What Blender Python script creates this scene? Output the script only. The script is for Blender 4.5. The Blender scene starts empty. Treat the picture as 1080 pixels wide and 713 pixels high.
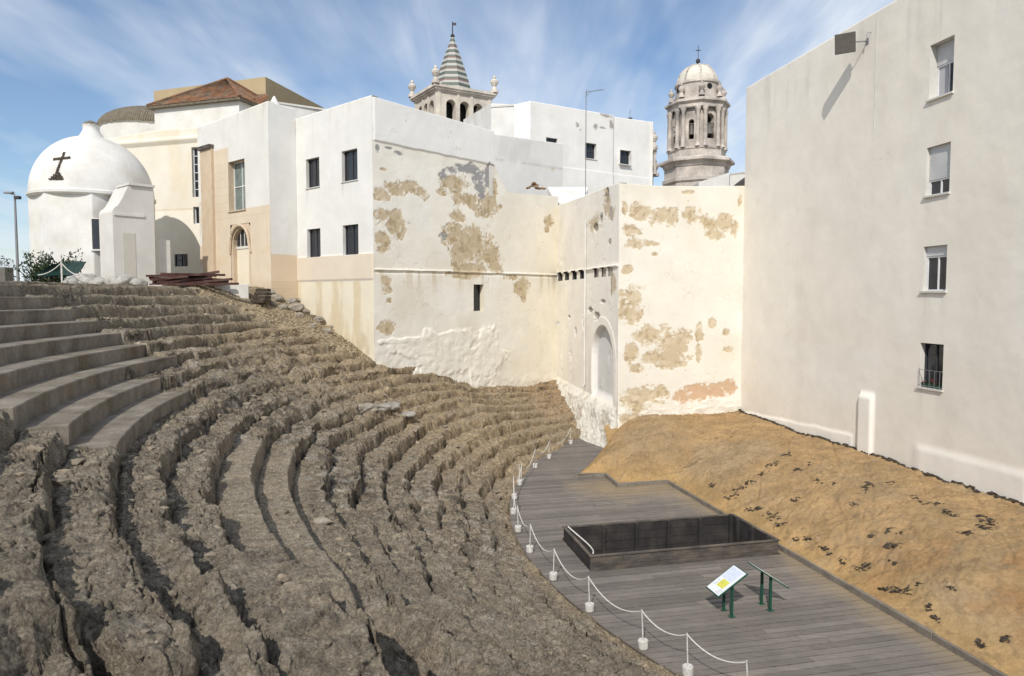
import bpy, math, random
import numpy as np
random.seed(5); rng = np.random.default_rng(5)
SC = bpy.context.scene; COL = SC.collection
R = math.radians
# ------------------------------------------------------------------ camera model
F = 740.0; CX = 540.0; CY = 356.5; PITCH = math.atan(42.5 / F)
def ray(x, y):
    a = (x - CX) / F; b = -(y - CY) / F
    d = np.array([a, math.cos(PITCH) + b * math.sin(PITCH), -math.sin(PITCH) + b * math.cos(PITCH)])
    return d / d[1]
def at(x, y, Y): return ray(x, y) * Y
def onz(x, y, z): d = ray(x, y); return d * (z / d[2])
# ------------------------------------------------------------------ noise
def _h(ix, iy, iz, seed):
    h = (ix.astype(np.uint32) * np.uint32(374761393) + iy.astype(np.uint32) * np.uint32(668265263)
         + iz.astype(np.uint32) * np.uint32(2147483647) + np.uint32(seed * 144665 + 977))
    h = (h ^ (h >> np.uint32(13))) * np.uint32(1274126177)
    h = (h ^ (h >> np.uint32(15))) * np.uint32(2246822519)
    return ((h ^ (h >> np.uint32(16))) & np.uint32(0xffffff)).astype(np.float32) / 8388607.5 - 1.0
def vn(x, y, z=0.0, seed=0):
    x, y, z = np.broadcast_arrays(np.asarray(x, np.float32), np.asarray(y, np.float32), np.asarray(z, np.float32))
    fx, fy, fz = np.floor(x), np.floor(y), np.floor(z)
    ix, iy, iz = fx.astype(np.int64), fy.astype(np.int64), fz.astype(np.int64)
    tx, ty, tz = x - fx, y - fy, z - fz
    tx = tx * tx * tx * (tx * (tx * 6 - 15) + 10); ty = ty * ty * ty * (ty * (ty * 6 - 15) + 10); tz = tz * tz * (3 - 2 * tz)
    def L(a, b, t): return a + (b - a) * t
    x0 = [L(_h(ix, iy + j, iz + k, seed), _h(ix + 1, iy + j, iz + k, seed), tx) for k in (0, 1) for j in (0, 1)]
    return L(L(x0[0], x0[1], ty), L(x0[2], x0[3], ty), tz)
def fbm(x, y, z=0.0, o=4, seed=0, g=.5):
    s = 0; a = 1.0; t = 0
    for i in range(o):
        s = s + a * vn(np.asarray(x) * 2.03 ** i + 17.3 * i, np.asarray(y) * 2.03 ** i - 9.1 * i, np.asarray(z) * 2.03 ** i, seed + i); t += a; a *= g
    return s / t
def ridged(x, y, z=0.0, o=3, seed=0):
    s = 0; a = 1.0; t = 0
    for i in range(o):
        s = s + a * (1 - np.abs(vn(np.asarray(x) * 2.1 ** i, np.asarray(y) * 2.1 ** i, np.asarray(z) * 2.1 ** i, seed + i)) * 2); t += a; a *= .5
    return s / t
def sst(a, b, x): t = np.clip((x - a) / (b - a), 0, 1); return t * t * (3 - 2 * t)
# ------------------------------------------------------------------ objects
def tag(o, label=None, cat=None, group=None, kind=None):
    if label: o['label'] = label
    if cat: o['category'] = cat
    if group: o['group'] = group
    o['kind'] = kind or 'thing'
    return o
def thing(name, label, cat, loc=(0, 0, 0), rz=0, group=None):
    o = bpy.data.objects.new(name, None); COL.objects.link(o)
    o.location = [float(v) for v in loc]; o.rotation_euler = (0, 0, rz); o.empty_display_size = .2
    return tag(o, label, cat, group)
def wloc(o):
    v = np.zeros(3)
    while o is not None: v += np.array(o.location); o = o.parent
    return v
class MB:
    def __init__(s): s.v = []; s.f = []
    def add(s, vs, fs):
        n = len(s.v); s.v += [tuple(map(float, p)) for p in vs]; s.f += [tuple(i + n for i in f) for f in fs]
    def quad(s, a, b, c, d): s.add([a, b, c, d], [(0, 1, 2, 3)])
    def hexa(s, p):  # p: 4 bottom, 4 top
        s.add(p, [(3, 2, 1, 0), (4, 5, 6, 7), (0, 1, 5, 4), (1, 2, 6, 5), (2, 3, 7, 6), (3, 0, 4, 7)])
    def box(s, x0, x1, y0, y1, z0, z1):
        s.hexa([(x0, y0, z0), (x1, y0, z0), (x1, y1, z0), (x0, y1, z0), (x0, y0, z1), (x1, y0, z1), (x1, y1, z1), (x0, y1, z1)])
    def obox(s, o, d, n, s0, s1, z0, z1, d0, d1):  # in wall coordinates; d along outward normal
        P = lambda a, q, z: (o[0] + d[0] * a + n[0] * q, o[1] + d[1] * a + n[1] * q, z)
        s.hexa([P(s0, d1, z0), P(s1, d1, z0), P(s1, d0, z0), P(s0, d0, z0), P(s0, d1, z1), P(s1, d1, z1), P(s1, d0, z1), P(s0, d0, z1)])
    def prism(s, poly, z0, z1):  # z1 scalar or list
        n = len(poly); zt = z1 if hasattr(z1, '__len__') else [z1] * n
        vs = [(p[0], p[1], z0) for p in poly] + [(p[0], p[1], zt[i]) for i, p in enumerate(poly)]
        s.add(vs, [tuple(range(n))[::-1], tuple(range(n, 2 * n))] + [(i, (i + 1) % n, n + (i + 1) % n, n + i) for i in range(n)])
    def lathe(s, c, prof, n=24, a0=0, a1=2 * math.pi, ph=0):
        full = abs(a1 - a0 - 2 * math.pi) < 1e-6; m = n if full else n + 1
        vs = [(c[0] + r * math.cos(ph + a0 + (a1 - a0) * i / n), c[1] + r * math.sin(ph + a0 + (a1 - a0) * i / n), c[2] + z) for r, z in prof for i in range(m)]
        fs = []
        for k in range(len(prof) - 1):
            for i in range(n):
                j = (i + 1) % m
                fs.append((k * m + i, k * m + j, (k + 1) * m + j, (k + 1) * m + i))
        s.add(vs, fs)
    def tube(s, pts, r, n=6, cap=True):
        pts = [np.asarray(p, float) for p in pts]; rs = r if hasattr(r, '__len__') else [r] * len(pts)
        vs = []
        for i, p in enumerate(pts):
            t = pts[min(i + 1, len(pts) - 1)] - pts[max(i - 1, 0)]; t = t / (np.linalg.norm(t) + 1e-9)
            u = np.cross(t, (0, 0, 1) if abs(t[2]) < .9 else (1, 0, 0)); u /= np.linalg.norm(u); w = np.cross(t, u)
            vs += [p + rs[i] * (u * math.cos(2 * math.pi * k / n) + w * math.sin(2 * math.pi * k / n)) for k in range(n)]
        fs = [(i * n + k, i * n + (k + 1) % n, (i + 1) * n + (k + 1) % n, (i + 1) * n + k) for i in range(len(pts) - 1) for k in range(n)]
        if cap: fs += [tuple(range(n))[::-1], tuple(range((len(pts) - 1) * n, len(pts) * n))]
        s.add(vs, fs)
    def arch_panel(s, o, d, n, s0, s1, z0, z1, a0, a1, zs, zspring, depth, k=10):
        """wall panel s0..s1,z0..z1 with an arched hole a0..a1 whose sill is zs, with reveals of the given depth"""
        P = lambda a, z, q=0.0: (o[0] + d[0] * a + n[0] * q, o[1] + d[1] * a + n[1] * q, z)
        r = (a1 - a0) / 2; c = (a0 + a1) / 2
        inn = [(a0, zs), (a0, zspring)] + [(c - r * math.cos(math.pi * i / k), zspring + r * math.sin(math.pi * i / k)) for i in range(1, k)] + [(a1, zspring), (a1, zs)]
        out = []
        for i, (a, z) in enumerate(inn):
            if i <= 1: out.append((s0, z))
            elif i >= len(inn) - 2: out.append((s1, z))
            else:
                t = (i - 1) / k
                if t < .25: out.append((s0, zspring + (z1 - zspring) * t * 4))
                elif t > .75: out.append((s1, zspring + (z1 - zspring) * (1 - t) * 4))
                else: out.append((s0 + (s1 - s0) * (t - .25) * 2, z1))
        for i in range(len(inn) - 1):
            s.quad(P(*out[i]), P(*inn[i]), P(*inn[i + 1]), P(*out[i + 1]))
            s.quad(P(*inn[i]), P(*inn[i], -depth), P(*inn[i + 1], -depth), P(*inn[i + 1]))
        s.quad(P(inn[0][0], inn[0][1]), P(a1, zs), P(a1, zs, -depth), P(a0, zs, -depth))
        if zs > z0 + 1e-4: s.quad(P(s0, z0), P(s1, z0), P(s1, zs), P(s0, zs))
    def build(s, name, mat, parent=None, loc=None, local=False, smooth=False, bevel=0):
        me = bpy.data.meshes.new(name)
        off = np.zeros(3) if local else (wloc(parent) + (np.array(loc) if loc is not None else 0))
        v = np.array(s.v, float) - off if len(s.v) else np.zeros((0, 3))
        me.from_pydata(v.tolist(), [], s.f); me.update()
        me.materials.append(mat)
        o = bpy.data.objects.new(name, me); COL.objects.link(o)
        if parent is not None: o.parent = parent
        if loc is not None: o.location = [float(q) for q in loc]
        if smooth:
            me.polygons.foreach_set('use_smooth', [True] * len(me.polygons))
        if bevel:
            m = o.modifiers.new('bevel', 'BEVEL'); m.width = bevel; m.segments = 2; m.limit_method = 'ANGLE'; m.angle_limit = R(40)
        return o
def grid_mesh(name, V, keep=None, mat=None, col=None, parent=None, smooth=True, loc=None):
    """V: (n,m,3) array; keep: (n-1,m-1) mask of faces"""
    n, m = V.shape[:2]
    idx = np.arange(n * m).reshape(n, m)
    q = np.stack([idx[:-1, :-1], idx[1:, :-1], idx[1:, 1:], idx[:-1, 1:]], -1)
    q = q[keep] if keep is not None else q.reshape(-1, 4)
    me = bpy.data.meshes.new(name)
    off = wloc(parent) + (np.array(loc) if loc is not None else 0)
    me.vertices.add(n * m); me.vertices.foreach_set('co', (V.reshape(-1, 3) - off).astype(np.float32).ravel())
    nf = len(q)
    me.loops.add(nf * 4); me.loops.foreach_set('vertex_index', q.astype(np.int32).ravel())
    me.polygons.add(nf); me.polygons.foreach_set('loop_start', np.arange(0, nf * 4, 4, dtype=np.int32))
    me.polygons.foreach_set('loop_total', np.full(nf, 4, np.int32))
    me.update(calc_edges=True)
    if smooth: me.polygons.foreach_set('use_smooth', np.ones(nf, bool))
    if col is not None:
        ca = me.attributes.new('Col', 'FLOAT_COLOR', 'POINT')
        c4 = np.ones((n * m, 4), np.float32); c4[:, :3] = col.reshape(-1, 3); ca.data.foreach_set('color', c4.ravel())
    me.materials.append(mat)
    o = bpy.data.objects.new(name, me); COL.objects.link(o)
    if parent is not None: o.parent = parent
    if loc is not None: o.location = [float(v) for v in loc]
    return o
# ------------------------------------------------------------------ materials
def newmat(name):
    m = bpy.data.materials.new(name); m.use_nodes = True; nt = m.node_tree
    return m, nt, nt.nodes['Principled BSDF']
def nd(nt, typ, **kw):
    n = nt.nodes.new(typ)
    for k, v in kw.items():
        if k in n.inputs: n.inputs[k].default_value = v
        else: setattr(n, k, v)
    return n
def surf(name, col=None, rough=.85, var=.12, vs=1.5, bump=.15, bs=25, bd=.02, spec=.25, attr=False, stretch=(1, 1, 1), tint=None, metal=0, speck=None, fine=.0):
    """procedural surface: base colour (or vertex colour) times two scales of noise, plus bump"""
    m, nt, b = newmat(name); L = nt.links.new
    tc = nd(nt, 'ShaderNodeTexCoord'); mp = nd(nt, 'ShaderNodeMapping'); mp.inputs['Scale'].default_value = stretch
    L(tc.outputs['Object'], mp.inputs['Vector'])
    n1 = nd(nt, 'ShaderNodeTexNoise', Scale=vs, Detail=6.0, Roughness=.62); L(mp.outputs[0], n1.inputs['Vector'])
    n2 = nd(nt, 'ShaderNodeTexNoise', Scale=bs, Detail=5.0, Roughness=.65); L(mp.outputs[0], n2.inputs['Vector'])
    r1 = nd(nt, 'ShaderNodeMapRange'); r1.inputs['From Min'].default_value = .3; r1.inputs['From Max'].default_value = .7
    r1.inputs['To Min'].default_value = 1 - var; r1.inputs['To Max'].default_value = 1 + var
    L(n1.outputs['Fac'], r1.inputs['Value'])
    r2 = nd(nt, 'ShaderNodeMapRange'); r2.inputs['From Min'].default_value = .3; r2.inputs['From Max'].default_value = .7
    r2.inputs['To Min'].default_value = 1 - (fine or var * .5); r2.inputs['To Max'].default_value = 1 + (fine or var * .5)
    L(n2.outputs['Fac'], r2.inputs['Value'])
    mu = nd(nt, 'ShaderNodeMath', operation='MULTIPLY'); L(r1.outputs[0], mu.inputs[0]); L(r2.outputs[0], mu.inputs[1])
    if attr:
        src = nd(nt, 'ShaderNodeAttribute', attribute_name='Col').outputs['Color']
    else:
        rgb = nd(nt, 'ShaderNodeRGB'); rgb.outputs[0].default_value = (*col, 1); src = rgb.outputs[0]
    if tint:
        n3 = nd(nt, 'ShaderNodeTexNoise', Scale=vs * .6 + .2, Detail=4.0); L(mp.outputs[0], n3.inputs['Vector'])
        rr = nd(nt, 'ShaderNodeMapRange'); rr.inputs['From Min'].default_value = .45; rr.inputs['From Max'].default_value = .7; L(n3.outputs['Fac'], rr.inputs['Value'])
        mx = nd(nt, 'ShaderNodeMix', data_type='RGBA'); L(rr.outputs[0], mx.inputs[0]); L(src, mx.inputs[6]); mx.inputs[7].default_value = (*tint, 1); src = mx.outputs[2]
    vm = nd(nt, 'ShaderNodeVectorMath', operation='SCALE'); L(src, vm.inputs[0]); L(mu.outputs[0], vm.inputs['Scale'])
    out = vm.outputs[0]
    if speck:
        vo = nd(nt, 'ShaderNodeTexNoise', Scale=speck[0], Detail=3.0, Roughness=.7); L(mp.outputs[0], vo.inputs['Vector'])
        rs = nd(nt, 'ShaderNodeMapRange'); rs.inputs['From Min'].default_value = speck[1]; rs.inputs['From Max'].default_value = speck[1] + .06; L(vo.outputs['Fac'], rs.inputs['Value'])
        mx = nd(nt, 'ShaderNodeMix', data_type='RGBA'); L(rs.outputs[0], mx.inputs[0]); L(out, mx.inputs[6]); mx.inputs[7].default_value = (*speck[2], 1); out = mx.outputs[2]
    L(out, b.inputs['Base Color'])
    b.inputs['Roughness'].default_value = rough; b.inputs['Specular IOR Level'].default_value = spec; b.inputs['Metallic'].default_value = metal
    if bump:
        bp = nd(nt, 'ShaderNodeBump', Strength=bump, Distance=bd); L(n2.outputs['Fac'], bp.inputs['Height']); L(bp.outputs[0], b.inputs['Normal'])
    return m
M = {}
M['wallcol'] = surf('painted_plaster', attr=True, rough=.9, var=.05, vs=.9, bump=.10, bs=14, bd=.02, spec=.15, fine=.02)
M['whitewash'] = surf('whitewash', (.70, .69, .66), var=.09, vs=.9, tint=(.63, .605, .55), bump=.2, bs=12)
M['cream'] = surf('cream_plaster', (.70, .63, .50), var=.07, vs=.8, bump=.2, bs=12)
M['greyplaster'] = surf('grey_white_plaster', (.62, .60, .56), var=.08, vs=.8, bump=.2, bs=12)
M['tanwall'] = surf('tan_render', (.42, .33, .2), var=.08, vs=.6)
M['sandstone'] = surf('sandstone', (.55, .44, .32), var=.1, vs=1.5)
M['stone'] = surf('weathered_limestone', (.62, .56, .48), var=.2, vs=.8, bump=.4, bs=5, tint=(.50, .45, .40))
M['greystone'] = surf('grey_pink_limestone', (.52, .465, .415), var=.28, vs=.6, bump=.4, bs=5, tint=(.34, .31, .285))
M['roofflat'] = surf('roof_screed', (.45, .4, .34), var=.15)
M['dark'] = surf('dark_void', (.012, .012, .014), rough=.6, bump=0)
M['glass'] = surf('window_glass', (.02, .023, .03), rough=.08, var=.2, bump=0, spec=.6)
M['slotwall'] = surf('painted_shade_slot_lining', (.10, .09, .08), var=.3)  # dark colour paints in the shade the ledge throws into the slots
M['paleglass'] = surf('painted_reflection_glass', (.16, .20, .19), rough=.12, var=.3, vs=2, bump=0, spec=.6)  # pale grey-green reflection is painted into the pane colour
M['curtain'] = surf('pale_curtain', (.42, .42, .44), var=.2, vs=9, stretch=(1, 1, .05), bump=0)
M['dkframe'] = surf('dark_window_frame', (.05, .05, .055), rough=.5, bump=0)
M['whframe'] = surf('white_window_frame', (.7, .7, .7), rough=.4, bump=0)
M['shutter'] = surf('roller_shutter', (.62, .62, .61), rough=.5, bump=0)
M['concrete'] = surf('cast_concrete', (.205, .18, .148), var=.38, vs=1.6, bump=.4, bs=16, bd=.015, fine=.22, tint=(.14, .115, .082), stretch=(1, 1, .75))
M['deckmat'] = None
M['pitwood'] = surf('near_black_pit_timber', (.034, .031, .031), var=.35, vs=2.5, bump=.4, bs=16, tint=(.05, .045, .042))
M['timber'] = surf('dark_weathered_timber', (.085, .075, .068), var=.35, vs=2.5, bump=.4, bs=16, stretch=(1, 1, 3), tint=(.14, .115, .09))
M['kerb'] = surf('grey_kerb_timber', (.20, .175, .145), var=.25, vs=3, bump=.4, bs=18)
M['green'] = surf('dark_green_paint', (.018, .075, .05), rough=.4, var=.1, bump=0)
M['white'] = surf('white_paint', (.62, .61, .575), rough=.6, var=.3, vs=7, bump=.25, bs=30, tint=(.42, .39, .34), fine=.15)
M['rope'] = surf('white_rope', (.62, .6, .55), var=.15, vs=20)
M['metal'] = surf('galvanised_steel', (.3, .3, .31), rough=.45, metal=.6, bump=0)
M['housing'] = surf('grey_lamp_housing', (.14, .13, .115), rough=.6, var=.15, vs=6)
M['leaf'] = surf('dark_leaf', (.03, .055, .022), var=.4, vs=6, rough=.6, bump=0)
M['tarp'] = surf('green_tarpaulin', (.008, .032, .026), var=.25, vs=3, rough=.5, bump=.4, bs=5, bd=.05)
M['sack'] = surf('pale_sack', (.37, .355, .32), var=.25, vs=5, bump=.5, bs=9, bd=.04)
M['beam'] = surf('red_brown_beam', (.062, .024, .02), var=.5, vs=3, rough=.7, tint=(.10, .06, .05))
M['rubble'] = surf('rubble_stone', (.30, .26, .20), var=.35, vs=4, bump=.5, bs=12, tint=(.22, .2, .18))
M['terrubble'] = surf('terrace_rubble', (.25, .205, .15), var=.45, vs=2.5, bump=.5, bs=14, tint=(.17, .15, .12))
M['palerock'] = surf('pale_rock', (.29, .265, .23), var=.35, vs=4, bump=.6, bs=12)
M['clod'] = surf('dark_broken_stone', (.06, .047, .034), var=.4, vs=6, bump=.4)
M['earthheap'] = surf('brown_heap', (.30, .2, .12), var=.4, vs=4)
M['flower'] = surf('pink_petals', (.45, .05, .08), var=.4, vs=30, bump=0)
M['terracotta'] = surf('terracotta_pot', (.3, .12, .06), var=.2)
M['sheet'] = surf('printed_panel_white', (.72, .74, .76), rough=.35, var=.02, bump=0)
M['sheetblue'] = surf('printed_panel_pale_blue', (.58, .63, .74), rough=.35, var=.12, vs=14, bump=0)
M['sheetyellow'] = surf('printed_panel_yellow', (.62, .60, .10), rough=.35, var=.15, vs=12, bump=0)
M['ink'] = surf('printed_text_grey', (.4, .41, .43), rough=.4, bump=0)

def tile_mat(name, c1, c2, scale):
    m, nt, b = newmat(name); L = nt.links.new
    tc = nd(nt, 'ShaderNodeTexCoord')
    w = nd(nt, 'ShaderNodeTexWave', wave_type='BANDS', bands_direction='X', Scale=scale, Distortion=1.2); w.inputs['Detail'].default_value = 2; w.inputs['Detail Scale'].default_value = 3
    L(tc.outputs['Object'], w.inputs['Vector'])
    n = nd(nt, 'ShaderNodeTexNoise', Scale=3.5, Detail=6.0, Roughness=.7); L(tc.outputs['Object'], n.inputs['Vector'])
    r = nd(nt, 'ShaderNodeMapRange'); r.inputs['From Min'].default_value = .35; r.inputs['From Max'].default_value = .65; L(n.outputs['Fac'], r.inputs['Value'])
    mx = nd(nt, 'ShaderNodeMix', data_type='RGBA'); L(r.outputs[0], mx.inputs[0]); mx.inputs[6].default_value = (*c1, 1); mx.inputs[7].default_value = (*c2, 1)
    L(mx.outputs[2], b.inputs['Base Color']); b.inputs['Roughness'].default_value = .9
    bp = nd(nt, 'ShaderNodeBump', Strength=.8, Distance=.08); L(w.outputs['Fac'], bp.inputs['Height']); L(bp.outputs[0], b.inputs['Normal'])
    return m
M['redtile'] = surf('red_roof_tiles', (.20, .10, .055), var=.45, vs=2.2, bump=.4, bs=9, tint=(.14, .12, .09), fine=.35)
M['greytile'] = tile_mat('grey_brown_roof_tiles', (.23, .19, .13), (.14, .12, .09), 2.2)

# spire: bands of glazed tiles by height
def spire_mat():
    m, nt, b = newmat('banded_glazed_tiles'); L = nt.links.new
    tc = nd(nt, 'ShaderNodeTexCoord'); sx = nd(nt, 'ShaderNodeSeparateXYZ'); L(tc.outputs['Object'], sx.inputs[0])
    mu = nd(nt, 'ShaderNodeMath', operation='MULTIPLY'); mu.inputs[1].default_value = 1 / 1.02; L(sx.outputs['Z'], mu.inputs[0])
    fr = nd(nt, 'ShaderNodeMath', operation='FRACT'); L(mu.outputs[0], fr.inputs[0])
    cr = nd(nt, 'ShaderNodeValToRGB'); cr.color_ramp.interpolation = 'CONSTANT'
    E = cr.color_ramp.elements; W = (.40, .39, .35, 1)
    E[0].position = 0; E[0].color = W; E[1].position = .22; E[1].color = (.085, .105, .09, 1)
    for p, c in ((.5, W), (.70, (.17, .10, .08, 1)), (.84, (.10, .11, .10, 1))):
        e = E.new(p); e.color = c
    L(fr.outputs[0], cr.inputs[0]); L(cr.outputs[0], b.inputs['Base Color']); b.inputs['Roughness'].default_value = .6
    return m
M['spire'] = spire_mat()

# rock of the terraces
def rock_mat():
    m, nt, b = newmat('eroded_shell_stone'); L = nt.links.new
    tc = nd(nt, 'ShaderNodeTexCoord')
    at_ = nd(nt, 'ShaderNodeAttribute', attribute_name='Col')
    def noise(sc, det=6.0, ro=.65, vec=None):
        n = nd(nt, 'ShaderNodeTexNoise', Scale=sc, Detail=det, Roughness=ro); L(vec or tc.outputs['Object'], n.inputs['Vector']); return n.outputs['Fac']
    def rng_(x, a, b_, c, d):
        r = nd(nt, 'ShaderNodeMapRange')
        for k, v in zip(('From Min', 'From Max', 'To Min', 'To Max'), (a, b_, c, d)): r.inputs[k].default_value = v
        L(x, r.inputs['Value']); return r.outputs[0]
    a1 = rng_(noise(.9), .3, .7, .8, 1.2); a2 = rng_(noise(7), .3, .7, .58, 1.42); a3 = rng_(noise(34, 4, .7), .32, .68, .55, 1.4)
    mu = nd(nt, 'ShaderNodeMath', operation='MULTIPLY'); L(a1, mu.inputs[0]); L(a2, mu.inputs[1])
    mu2 = nd(nt, 'ShaderNodeMath', operation='MULTIPLY'); L(mu.outputs[0], mu2.inputs[0]); L(a3, mu2.inputs[1])
    mx = nd(nt, 'ShaderNodeMix', data_type='RGBA'); L(rng_(noise(2.3), .52, .68, 0, .6), mx.inputs[0]); L(at_.outputs['Color'], mx.inputs[6]); mx.inputs[7].default_value = (.30, .27, .225, 1)
    mx2 = nd(nt, 'ShaderNodeMix', data_type='RGBA'); L(rng_(noise(3.1, 5), .58, .7, 0, .55), mx2.inputs[0]); L(mx.outputs[2], mx2.inputs[6]); mx2.inputs[7].default_value = (.22, .17, .115, 1)
    vm = nd(nt, 'ShaderNodeVectorMath', operation='SCALE'); L(mx2.outputs[2], vm.inputs[0]); L(mu2.outputs[0], vm.inputs['Scale'])
    L(vm.outputs[0], b.inputs['Base Color']); b.inputs['Roughness'].default_value = .95; b.inputs['Specular IOR Level'].default_value = .12
    vo = nd(nt, 'ShaderNodeTexVoronoi', Scale=13.0); mpv = nd(nt, 'ShaderNodeMapping'); mpv.inputs['Rotation'].default_value = (0, 0, R(-35)); mpv.inputs['Scale'].default_value = (1.5, .8, 1.6); L(tc.outputs['Object'], mpv.inputs['Vector']); L(mpv.outputs[0], vo.inputs['Vector'])
    ad = nd(nt, 'ShaderNodeMath', operation='MULTIPLY_ADD'); L(vo.outputs['Distance'], ad.inputs[0]); ad.inputs[1].default_value = .5; L(noise(24, 6, .7), ad.inputs[2])
    mpa = nd(nt, 'ShaderNodeMapping'); mpa.inputs['Rotation'].default_value = (0, 0, R(-35)); mpa.inputs['Scale'].default_value = (4.5, 17, 17); L(tc.outputs['Object'], mpa.inputs['Vector'])
    gr_ = noise(1.0, 6, .7, mpa.outputs[0])
    ad2 = nd(nt, 'ShaderNodeMath', operation='MULTIPLY_ADD'); L(gr_, ad2.inputs[0]); ad2.inputs[1].default_value = 1.1; L(ad.outputs[0], ad2.inputs[2]); ad = ad2
    bp = nd(nt, 'ShaderNodeBump', Strength=.95, Distance=.06); L(ad.outputs[0], bp.inputs['Height'])
    bp2 = nd(nt, 'ShaderNodeBump', Strength=.5, Distance=.012); L(noise(90, 4), bp2.inputs['Height']); L(bp.outputs[0], bp2.inputs['Normal'])
    L(bp2.outputs[0], b.inputs['Normal'])
    return m
M['rock'] = rock_mat()
M['dirt'] = surf('sandy_earth', attr=True, rough=.95, var=.22, vs=1.1, bump=.55, bs=11, bd=.05, spec=.1, fine=.14)

def deck_mat():
    m, nt, b = newmat('grey_weathered_planks'); L = nt.links.new
    g = nd(nt, 'ShaderNodeNewGeometry'); tc = nd(nt, 'ShaderNodeTexCoord')
    r = nd(nt, 'ShaderNodeMapRange'); r.inputs['To Min'].default_value = .78; r.inputs['To Max'].default_value = 1.15; L(g.outputs['Random Per Island'], r.inputs['Value'])
    mp = nd(nt, 'ShaderNodeMapping'); mp.inputs['Rotation'].default_value = (0, 0, -R(12.8)); mp.inputs['Scale'].default_value = (.6, 9, 1); L(tc.outputs['Object'], mp.inputs['Vector'])
    n = nd(nt, 'ShaderNodeTexNoise', Scale=3.0, Detail=6.0, Roughness=.7); L(mp.outputs[0], n.inputs['Vector'])
    r2 = nd(nt, 'ShaderNodeMapRange'); r2.inputs['From Min'].default_value = .3; r2.inputs['From Max'].default_value = .7; r2.inputs['To Min'].default_value = .72; r2.inputs['To Max'].default_value = 1.25; L(n.outputs['Fac'], r2.inputs['Value'])
    mu = nd(nt, 'ShaderNodeMath', operation='MULTIPLY'); L(r.outputs[0], mu.inputs[0]); L(r2.outputs[0], mu.inputs[1])
    at_ = nd(nt, 'ShaderNodeAttribute', attribute_name='Col')
    n5 = nd(nt, 'ShaderNodeTexNoise', Scale=.9, Detail=5.0, Roughness=.7); L(tc.outputs['Object'], n5.inputs['Vector'])
    # sand that has drifted over the boards beside the kerb: a band measured in the deck's own axes
    rot = nd(nt, 'ShaderNodeMapping'); rot.vector_type = 'TEXTURE'; rot.inputs['Location'].default_value = (8.96, 12.62, 0); rot.inputs['Rotation'].default_value = (0, 0, R(12.83)); L(tc.outputs['Object'], rot.inputs['Vector'])
    sp = nd(nt, 'ShaderNodeSeparateXYZ'); L(rot.outputs[0], sp.inputs[0])
    e1 = nd(nt, 'ShaderNodeMapRange'); e1.inputs['From Min'].default_value = -2.2; e1.inputs['From Max'].default_value = 0; L(sp.outputs['X'], e1.inputs['Value'])
    e2 = nd(nt, 'ShaderNodeMapRange'); e2.inputs['From Min'].default_value = 10.5; e2.inputs['From Max'].default_value = 13.6; L(sp.outputs['Y'], e2.inputs['Value'])
    e3 = nd(nt, 'ShaderNodeMapRange'); e3.inputs['From Min'].default_value = -5.2; e3.inputs['From Max'].default_value = -2.4; L(sp.outputs['X'], e3.inputs['Value'])
    e4 = nd(nt, 'ShaderNodeMath', operation='MULTIPLY'); L(e2.outputs[0], e4.inputs[0]); L(e3.outputs[0], e4.inputs[1])
    e5 = nd(nt, 'ShaderNodeMath', operation='MULTIPLY'); L(e1.outputs[0], e5.inputs[0]); L(e1.outputs[0], e5.inputs[1])
    e6 = nd(nt, 'ShaderNodeMath', operation='MAXIMUM'); L(e4.outputs[0], e6.inputs[0]); L(e5.outputs[0], e6.inputs[1]); e7 = nd(nt, 'ShaderNodeMapRange'); e7.inputs['From Min'].default_value = 14.2; e7.inputs['From Max'].default_value = 16.5; e7.inputs['To Min'].default_value = 1; e7.inputs['To Max'].default_value = 0; L(sp.outputs['Y'], e7.inputs['Value']); e8 = nd(nt, 'ShaderNodeMath', operation='MULTIPLY'); L(e6.outputs[0], e8.inputs[0]); L(e7.outputs[0], e8.inputs[1]); e6 = e8
    ad = nd(nt, 'ShaderNodeMath', operation='ADD'); L(e6.outputs[0], ad.inputs[0]); L(n5.outputs['Fac'], ad.inputs[1])
    ms = nd(nt, 'ShaderNodeMapRange'); ms.inputs['From Min'].default_value = .85; ms.inputs['From Max'].default_value = 1.5; ms.inputs['To Max'].default_value = .75; L(ad.outputs[0], ms.inputs['Value'])
    tn = nd(nt, 'ShaderNodeMapRange'); tn.inputs['From Min'].default_value = .42; tn.inputs['From Max'].default_value = .68; L(n5.outputs['Fac'], tn.inputs['Value'])
    base = nd(nt, 'ShaderNodeMix', data_type='RGBA'); L(tn.outputs[0], base.inputs[0]); base.inputs[6].default_value = (.168, .150, .135, 1); base.inputs[7].default_value = (.205, .18, .158, 1)
    vm = nd(nt, 'ShaderNodeVectorMath', operation='SCALE'); L(base.outputs[2], vm.inputs[0]); L(mu.outputs[0], vm.inputs['Scale'])
    mx = nd(nt, 'ShaderNodeMix', data_type='RGBA'); L(ms.outputs[0], mx.inputs[0]); L(vm.outputs[0], mx.inputs[6]); mx.inputs[7].default_value = (.30, .225, .135, 1)
    L(mx.outputs[2], b.inputs['Base Color']); b.inputs['Roughness'].default_value = .8; b.inputs['Specular IOR Level'].default_value = .2
    bp = nd(nt, 'ShaderNodeBump', Strength=.3, Distance=.01); L(n.outputs['Fac'], bp.inputs['Height']); L(bp.outputs[0], b.inputs['Normal'])
    return m
M['deck'] = deck_mat()

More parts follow.
